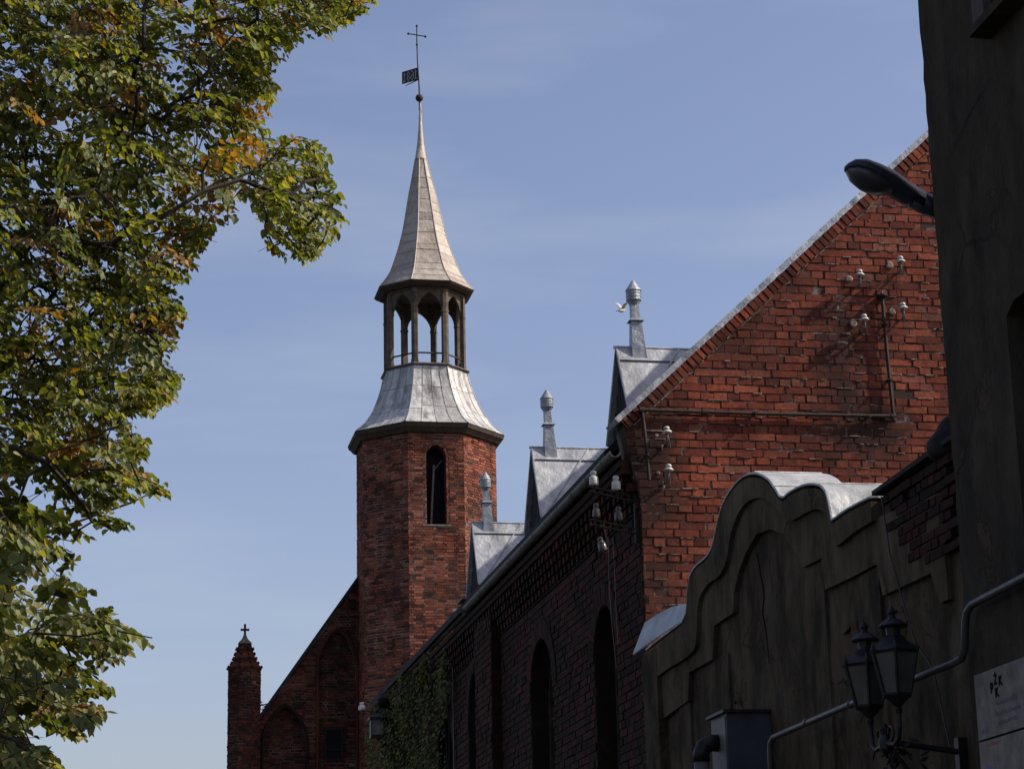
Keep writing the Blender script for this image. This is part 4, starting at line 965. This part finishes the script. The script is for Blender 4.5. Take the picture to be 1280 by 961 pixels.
# far wall lantern and floodlight
fl = thing('wall_lantern', (6.1, 43.6, 6.5), 'square dark lantern with a pale glass front on a scrolled bracket by the ivy', 'lantern')
mb = MB(); 
mb.box(5.50, 5.76, 43.45, 43.75, 6.75, 6.80); mb.box(5.47, 5.85, 43.42, 43.78, 7.10, 7.14); mb.prism([(5.48, 43.43, 7.14), (5.84, 43.43, 7.14), (5.84, 43.77, 7.14), (5.48, 43.77, 7.14)], [(5.6, 43.55, 7.22), (5.72, 43.55, 7.22), (5.72, 43.65, 7.22), (5.6, 43.65, 7.22)])
for x in (5.50, 5.74): 
    for y in (43.45, 43.73): mb.box(x, x+.02, y, y+.02, 6.8, 7.1)
mb.box(5.76, 6.06, 43.48, 43.72, 6.72, 7.12)
mb.tube([(6.1, 43.6, 6.55), (5.9, 43.6, 6.58), (5.72, 43.6, 6.66), (5.63, 43.6, 6.76)], .025, 6); mb.tube([(5.8+.09*math.cos(t), 43.6, 6.52+.09*math.sin(t)) for t in [i*.55 for i in range(11)]], .018, 6); mb.tube([(5.98+.07*math.cos(t), 43.6, 6.66+.07*math.sin(t)) for t in [i*.6 for i in range(10)]], .018, 6)
mb.tube([(5.78, 43.6, 6.5), (5.78, 43.6, 6.36), (6.1, 43.6, 6.36)], .022, 6)
mb.build('lantern_body', 'iron', fl)
mb = MB(); mb.box(5.515, 5.745, 43.462, 43.470, 6.80, 7.10); mb.box(5.505, 5.513, 43.47, 43.73, 6.80, 7.10); mb.build('glass', 'white_sign', fl)
fd = thing('floodlight', (6.1, 42.5, 7.3), 'small round dark floodlight on an arm at the edge of the ivy', 'floodlight')
mb = MB(); mb.lathe((5.62, 42.45, 7.28), [(.05, .12), (.11, .06), (.125, 0), (.115, -.01)], 16, 0, (0, 1, 0)); mb.tube([(5.62, 42.55, 7.25), (5.8, 42.55, 7.15), (6.11, 42.55, 7.1)], .02, 6); mb.tube([(5.62, 42.55, 7.25), (5.45, 42.8, 7.12)], .018, 6); mb.build('housing', 'iron', fd)
mb = MB(); mb.lathe((5.62, 42.435, 7.28), [(.10, 0), (.06, -.02), (.01, -.03)], 16, 0, (0, 1, 0)); mb.build('lens', 'glass_dark', fd)

# ------------------------------------------------------------------ foliage
def leaf(mb, p, d, n, s, mi=0):
    """one heart shaped leaf folded along its midrib, 2 faces sharing the rib"""
    d = d.normalized(); n = (n-d*n.dot(d)).normalized(); sd = d.cross(n); fo = .18*s
    A = p; B = p+d*s*1.08
    def q(t, w, f=1): return p+d*s*t+sd*s*w+n*fo*abs(w)*2*f
    mid = p+d*s*.5-n*s*.05
    V = [A, q(-.06, .24), q(.22, .47), q(.60, .36), B, q(.60, -.36), q(.22, -.47), q(-.06, -.24), mid]
    mb.add(V, [(0, 8, 4, 3, 2, 1), (0, 7, 6, 5, 4, 8)], mi)
def small_leaf(mb, p, d, n, s, mi=0):
    d = d.normalized(); n = (n-d*n.dot(d)).normalized(); sd = d.cross(n)
    mb.add([p, p+d*s*.4+sd*s*.42, p+d*s, p+d*s*.4-sd*s*.42], [(0, 1, 2, 3)], mi)

# linden at the left: boughs come from a trunk standing left of the frame
POLY = [(-760, -60), (-640, -260), (-300, -400), (0, -360), (260, -240), (420, -110), (490, -50), (468, 2), (440, 22), (405, 45), (375, 42), (352, 72), (332, 82), (345, 105), (333, 140), (325, 165), (350, 172), (378, 166), (408, 186), (410, 225), (434, 262), (418, 295), (385, 325), (345, 318), (325, 285), (318, 255), (292, 248), (290, 285), (265, 272), (255, 300), (238, 335), (215, 358), (229, 392), (215, 430), (205, 448), (232, 470), (215, 495), (188, 516), (150, 515), (168, 542), (187, 548), (180, 562), (165, 585), (218, 608), (180, 622), (135, 628), (172, 652), (130, 674), (75, 668), (95, 690), (80, 720), (110, 735), (150, 772), (202, 797), (160, 812), (148, 850), (135, 885), (108, 922), (80, 916), (55, 905), (20, 905), (75, 952), (70, 1000), (40, 1080), (-160, 1150), (-420, 1120), (-700, 900), (-820, 500)]
def inside(x, y):
    c = False; j = len(POLY)-1
    for i in range(len(POLY)):
        xi, yi = POLY[i]; xj, yj = POLY[j]
        if (yi > y) != (yj > y) and x < (xj-xi)*(y-yi)/(yj-yi)+xi: c = not c
        j = i
    return c
def proj(p):
    d = p-CAM; k = d.dot(_F); return 640+FOC*d.dot(_R)/k, 480.5-FOC*d.dot(_U)/k
TR = random.Random(21)
def depth(py): return 17.8+(961-py)/961*4.4
LIMBS = [[(-420, 1500), (-300, 900), (-160, 560), (20, 330), (150, 180), (290, 60), (440, 10)],
         [(-160, 560), (0, 470), (120, 390), (200, 420)], [(20, 330), (160, 290), (300, 225), (400, 265)], [(-300, 900), (-120, 760), (0, 690), (130, 640), (205, 608)],
         [(-300, 900), (-150, 880), (0, 800), (100, 795), (190, 797)], [(-160, 560), (-40, 520), (60, 580), (110, 640)], [(0, 470), (80, 350), (100, 430), (150, 480), (220, 480)], [(-160, 560), (-60, 200), (20, -60)], [(150, 180), (180, 60), (200, -70)], [(-150, 880), (-20, 900), (60, 880), (120, 900)], [(20, 330), (30, 200), (90, 60)], [(-150, 880), (-60, 965), (30, 935), (70, 955)], [(-300, 900), (-480, 650), (-620, 380), (-560, 60)], [(-160, 560), (-280, 250), (-300, -60), (-200, -280)], [(-60, 200), (-40, -120), (120, -230)], [(-480, 650), (-660, 640), (-720, 500)]]
nodes, parent_i, rad_leafs = [], [], []
def addnode(p, par): nodes.append(p); parent_i.append(par); return len(nodes)-1
TB = CAM+ray(-430, 1500).normalized()*17.5; trunk_base = Vector((TB.x, TB.y, 0))
pmap = {}
root = addnode(trunk_base, -1)
for li, lb in enumerate(LIMBS):
    prev = root if li == 0 else pmap[lb[0]]
    for k, (x, y) in enumerate(lb):
        if (x, y) in pmap: prev = pmap[(x, y)]; continue
        D = depth(y)+(1.6*math.sin(li*2.1+k*.5) if li else .4*k*.5)
        tgt = CAM+ray(x, y).normalized()*D; s0 = nodes[prev]; seg = max(2, int((tgt-s0).length/.35))
        for q in range(1, seg+1):
            p = s0.lerp(tgt, q/seg)
            if q < seg: p += Vector((TR.uniform(-1, 1), TR.uniform(-1, 1), TR.uniform(-1, 1)))*.05
            prev = addnode(p, prev)
        pmap[(x, y)] = prev
nlimb = len(nodes)
from mathutils import noise as mnoise
cl = []
tries = 0
while len(cl) < 1750 and tries < 90000:
    tries += 1
    x, y = TR.uniform(-60, 490), TR.uniform(-60, 1010)
    if not inside(x, y): continue
    g = mnoise.noise(Vector(((x+y*.5)/80.0, (y-x*.25)/42.0, 3.3)))
    lim = .11 if y > 560 else (-.22 if y > 330 else -.40)
    if g < lim+TR.uniform(-.1, .1) and x > -10: continue
    D = depth(y)+TR.gauss(0, 1.2)
    cl.append((CAM+ray(x, y).normalized()*D, x, y, None))
tries = 0
while len(cl) < 1750+900 and tries < 20000:   # the rest of the crown, left of and above the picture
    tries += 1
    x, y = TR.uniform(-800, 420), TR.uniform(-400, 1140)
    if (x > -55 and y > -60) or not inside(x, y): continue
    if mnoise.noise(Vector(((x+y*.5)/80.0, (y-x*.25)/42.0, 3.3))) < -.1: continue
    D = depth(y)+TR.gauss(0, 1.5); cl.append((CAM+ray(x, y).normalized()*D, x, y, None))
# sprays that make the outer tips of the boughs
TIPS = [(202, 797), (160, 812), (148, 850), (135, 885), (108, 920), (218, 608), (180, 620), (172, 652), (187, 548), (165, 585), (232, 470), (215, 495), (188, 516), (229, 392), (215, 430), (238, 335), (290, 283), (434, 262), (418, 295), (385, 325), (408, 190), (375, 168), (345, 105), (333, 140), (352, 72), (405, 45), (440, 22), (468, 3), (345, 315), (75, 952), (150, 772), (130, 674), (95, 690), (60, 905)]
for tx_, ty_ in TIPS:
    for q in range(3 if ty_ < 540 else 2):
        x, y = tx_-TR.uniform(35, 80), ty_-TR.uniform(-6, 22)
        D = depth(y)+TR.gauss(0, .6); p = CAM+ray(x, y).normalized()*D
        e = CAM+ray(tx_-TR.uniform(0, 10), ty_+TR.uniform(-5, 5)).normalized()*(D+TR.uniform(-.15, .15))
        cl.append((p, x, y, e))
arr = np.zeros((len(nodes)+len(cl)*2+10, 3)); arr[:len(nodes)] = [tuple(n) for n in nodes]; cnt = len(nodes)
limbpts = arr[:nlimb].copy()
order = sorted(range(len(cl)), key=lambda i: np.min(np.linalg.norm(limbpts-np.array(cl[i][0]), axis=1)))
tips = []
for i in order:
    p = cl[i][0]; dd = np.linalg.norm(arr[1:cnt]-np.array(p), axis=1); okj = None
    for j in np.argsort(dd)[:14]:
        j = int(j)+1
        mid = nodes[j].lerp(p, .5)+Vector((TR.uniform(-1, 1), TR.uniform(-1, 1), TR.uniform(.0, 1.0)))*min(.08, dd[j-1]*.15)
        good = True
        for q in (nodes[j].lerp(mid, .5), mid, mid.lerp(p, .5)):
            a2, b2 = proj(q)
            if a2 > -25 and not inside(a2, b2): good = False
        if good: okj = j; break
    if okj is None: continue
    j = okj
    a_ = addnode(mid, j); b_ = addnode(p, a_); arr[cnt] = tuple(mid); arr[cnt+1] = tuple(p); cnt += 2; tips.append((b_, a_, cl[i][1], cl[i][2], cl[i][3]))
wgt = [1]*len(nodes)
for i in range(len(nodes)-1, 0, -1): wgt[parent_i[i]] += wgt[i] if parent_i[i] >= 0 else 0
linden = thing('linden_tree', trunk_base, 'leafy linden tree at the left with green and orange autumn leaves', 'tree')
mb = MB()
for i in range(1, len(nodes)):
    j = parent_i[i]; cap = .021 if nodes[i].x > TB.x+2.0 else .14; r1 = min(cap, .0021*math.sqrt(wgt[i])); r0 = min(cap, .0021*math.sqrt(wgt[j]))
    if i < nlimb: r1 = max(r1, .005); r0 = max(r0, .005)
    r0 = min(r0, r1*1.5)
    mb.tube([nodes[j], nodes[i]], [r0, r1], 5 if r1 < .05 else 9, caps=False)
mb.tube([trunk_base, trunk_base+Vector((.03, .02, 1.5)), trunk_base+Vector((0.05, 0, 3))], [.36, .29, .26], 12)
twigs = mb
ORANGE = [(80, 150, 42), (30, 130, 25), (205, 395, 30), (20, 410, 30), (85, 555, 26), (300, 150, 40), (265, 205, 30), (240, 20, 34), (110, 20, 30), (215, 300, 26), (245, 260, 24), (60, 255, 25), (40, 300, 18)]
mb = MB(); nl = 0
def axis_leaves(p0, ax, ln, cnt_, n0, orange, y, r0):
    """one twig with leaves left and right of it, hanging a little"""
    global nl
    side = ax.cross(n0).normalized(); P = []
    for q in range(5):
        t = q/4; P.append(p0+ax*ln*t+Vector((0, 0, -.16*ln*t*t)))
    keep = 0
    for q in range(5):
        sx_, sy_ = proj(P[q])
        if inside(sx_, sy_) or sx_ < -20: keep = q
        else: break
    if keep >= 1: twigs.tube(P[:keep+1], [r0*(1-.17*q) for q in range(keep+1)], 4, caps=False)
    for q in range(cnt_):
        t = (q+.7)/cnt_; sg = 1 if q % 2 else -1
        c = p0+ax*ln*t+Vector((0, 0, -.16*ln*t*t))+side*sg*TR.uniform(.008, .035)+Vector((0, 0, -TR.uniform(0, .03)))
        sx_, sy_ = proj(c)
        if not inside(sx_+TR.uniform(-5, 5), sy_+TR.uniform(-5, 5)) and sx_ > -20: continue
        d = ax*TR.uniform(.3, .8)+side*sg*TR.uniform(.5, 1.0)+Vector((0, 0, -TR.uniform(.25, .85)))+Vector((TR.gauss(0, .15), TR.gauss(0, .15), 0))
        n_ = n0+Vector((TR.gauss(0, .22), TR.gauss(0, .22), TR.gauss(0, .15)))
        s = TR.uniform(.05, .092)*(1.2 if y > 560 else .94)*(1-.25*max(0, t-.7)/.3)
        leaf(mb, c, d, n_, s, 1 if (orange and TR.random() < .8) or TR.random() < .01 else 0); nl += 1
for (b_, a_, x, y, e) in tips:
    p = nodes[b_]; base = nodes[a_]
    out_ = (p-base).normalized() if (p-base).length > 1e-4 else Vector((1, 0, 0))
    if e is None:
        tw = (out_*.5+Vector((TR.uniform(.1, 1.0), TR.uniform(-.9, .6), TR.uniform(-.45, .25)))).normalized(); ln = TR.uniform(.30, .52)
    else: tw = (e-p).normalized(); ln = (e-p).length
    prob = .02
    for ox, oy, orr in ORANGE:
        prob = max(prob, .75*math.exp(-((x-ox)**2+(y-oy)**2)/(orr*orr)))
    if y < 340 and prob < .1: prob = .02
    cl_or = TR.random() < prob*1.1
    n0 = Vector((TR.gauss(.3, .3), TR.gauss(-.35, .3), 1)).normalized(); n0 = (n0-tw*n0.dot(tw)).normalized()
    axis_leaves(p, tw, ln, TR.randint(9, 12), n0, cl_or, y, .005)
    sd_ = tw.cross(n0)
    for sg in (1, -1):
        f = TR.uniform(.05, .5); q0 = p+tw*ln*f+Vector((0, 0, -.16*ln*f*f)); ax2 = (tw*.75+sd_*sg*TR.uniform(.5, 1)+Vector((0, 0, -.15))).normalized()
        axis_leaves(q0, ax2, ln*TR.uniform(.4, .65), TR.randint(5, 7), n0, cl_or, y, .0035)
twigs.build('trunk', 'bark', linden)
mb.build('crown', ['leaf', 'autumn'], linden)
print('linden leaves', nl)

# ivy on the side wall
ivy = thing('ivy', (6.1, 41.5, 0), 'dark green ivy hanging over the far end of the hall side wall', 'ivy')
mb = MB(); IR = random.Random(5)
n_iv = 0
while n_iv < 12000:
    y, z = IR.uniform(36.4, 46.3), IR.uniform(3.2, 7.75)
    g = mnoise.noise(Vector((y*.55, z*.8, 1.0)))
    edge_z = 7.72-.1*IR.random()
    left_lim = 36.6+max(0, (6.9-z))*.5+.7*mnoise.noise(Vector((z*1.4, 7.0, 0)))+ (0 if z > 6.6 else .35)
    if z > edge_z or y < left_lim: continue
    thick = .10+.30*max(0, .5+g)+.12*max(0, (y-41)/5)
    x = HX-.02-IR.random()**.6*thick
    d = Vector((-IR.uniform(.1, .7), IR.gauss(0, .5), -IR.uniform(.3, 1))); n_ = Vector((-1, IR.gauss(-.15, .45), IR.gauss(.45, .4)))
    small_leaf(mb, Vector((x, y, z)), d, n_, IR.uniform(.035, .10)); n_iv += 1
mb.build('ivy_leaves', 'ivy', ivy)
mb = MB()
for i in range(14):
    y = 37.5+i*.62; P = [(HX-.03, y, 0)]
    for k in range(1, 8): P.append((HX-.03-.02*IR.random(), y+IR.gauss(0, .25), k*1.02))
    mb.tube(P, [.035-.004*k for k in range(8)], 5)
mb.build('ivy_stems', 'bark', ivy)

def small_tree(name, base, top, rx, leaves, lsize, mat, label, seed, thin=1.0, shape=None):
    R = random.Random(seed); base = Vector(base)
    t = thing(name, base, label, 'tree'); mb = MB(); H = top-base.z
    mb.tube([base, base+Vector((.1, 0, H*.4)), base+Vector((0, .1, H*.75)), base+Vector((0, 0, H*.96))], [.02*H, .014*H, .007*H, .003*H], 8)
    br = []
    for i in range(46):
        z = H*R.uniform(.4, .95); a_ = R.uniform(0, 6.28); l_ = rx*R.uniform(.45, 1)*(1.25-.75*(z/H)); p = base+Vector((0, 0, z)); e = p+Vector((math.cos(a_)*l_, math.sin(a_)*l_, R.uniform(.1, .5)*l_)); e.z = min(e.z, top-.02)
        mb.tube([p, p.lerp(e, .5)+Vector((0, 0, .06)), e], [.006*H*.5, .0025*H, .0012*H], 5); br.append((p, e))
    mb.build('trunk', 'bark', t)
    mb = MB()
    for i in range(leaves):
        p, e = R.choice(br); f = R.uniform(.35, 1.05); c = p.lerp(e, f)+Vector((R.gauss(0, .12*rx), R.gauss(0, .12*rx), R.gauss(0, .07*rx)))
        if c.z > top: continue
        small_leaf(mb, c, Vector((R.gauss(0, 1), R.gauss(0, 1), R.gauss(-.4, .6))), Vector((R.gauss(0, .5), R.gauss(0, .5), 1)), lsize*R.uniform(.7, 1.3))
    mb.build('crown', mat, t); return t
small_tree('birch_tree', (7.35, 88, 0), 14.2, 1.1, 1300, .12, 'far_leaf', 'sparse leafed tree showing between the pinnacle and the church gable', 3)
small_tree('young_tree', (3.75, 34, 0), 5.27, .75, 900, .07, 'lime_leaf', 'young yellow green tree whose tips show at the bottom edge before the church', 4)

# ------------------------------------------------------------------ gull in flight
bird = thing('flying_bird', (11.23, 45, 16.25), 'pale bird in flight with raised wings beside the nearest vent cowl', 'bird')
def loft(secs, k=10):
    v, f = [], []
    for c, a_, b_ in secs:
        for j in range(k):
            t = 2*math.pi*j/k; v.append(Vector(c)+Vector(a_)*math.cos(t)+Vector(b_)*math.sin(t))
    for i in range(len(secs)-1):
        for j in range(k): f.append((i*k+j, i*k+(j+1) % k, (i+1)*k+(j+1) % k, (i+1)*k+j))
    f += [tuple(reversed(range(k))), tuple(range((len(secs)-1)*k, len(secs)*k))]; return v, f
bv = []; mb = MB(); B0 = Vector((11.20, 45, 16.135)); bx = Vector((.80, .5, .18)).normalized(); bs = Vector((-.5, .80, 0)).normalized(); bu = bx.cross(bs)
if bu.z < 0: bu = -bu
secs = []
for t, rw, rh, dz in ((-.17, .002, .002, .0), (-.15, .03, .006, .0), (-.09, .018, .012, 0), (-.04, .036, .032, 0), (.02, .042, .040, 0), (.07, .034, .032, .005), (.10, .022, .022, .014), (.125, .024, .024, .02), (.145, .016, .015, .02), (.155, .006, .005, .016), (.175, .002, .002, .012)):
    secs.append((B0+bx*t+bu*dz, bs*rw, bu*rh))
v, f = loft(secs); mb.add(v, f)
for (dx, dz, dy) in ((-.12, .20, .10), (.15, .14, -.15)):
    root_ = B0+bx*.03+bu*.02; tipv = Vector((dx, dy, dz)); ch = bx
    ss = []
    for q, (t, c, th) in enumerate(((0, .055, .012), (.3, .06, .010), (.55, .055, .007), (.8, .035, .004), (1, .006, .002))):
        bend = Vector((0, 0, .04*math.sin(t*math.pi))); ss.append((root_+tipv*t+bend-ch*.03*t, ch*c, tipv.cross(ch).normalized()*th))
    v, f = loft(ss, 8); mb.add(v, f)
mb.build('body', 'feather', bird, True)
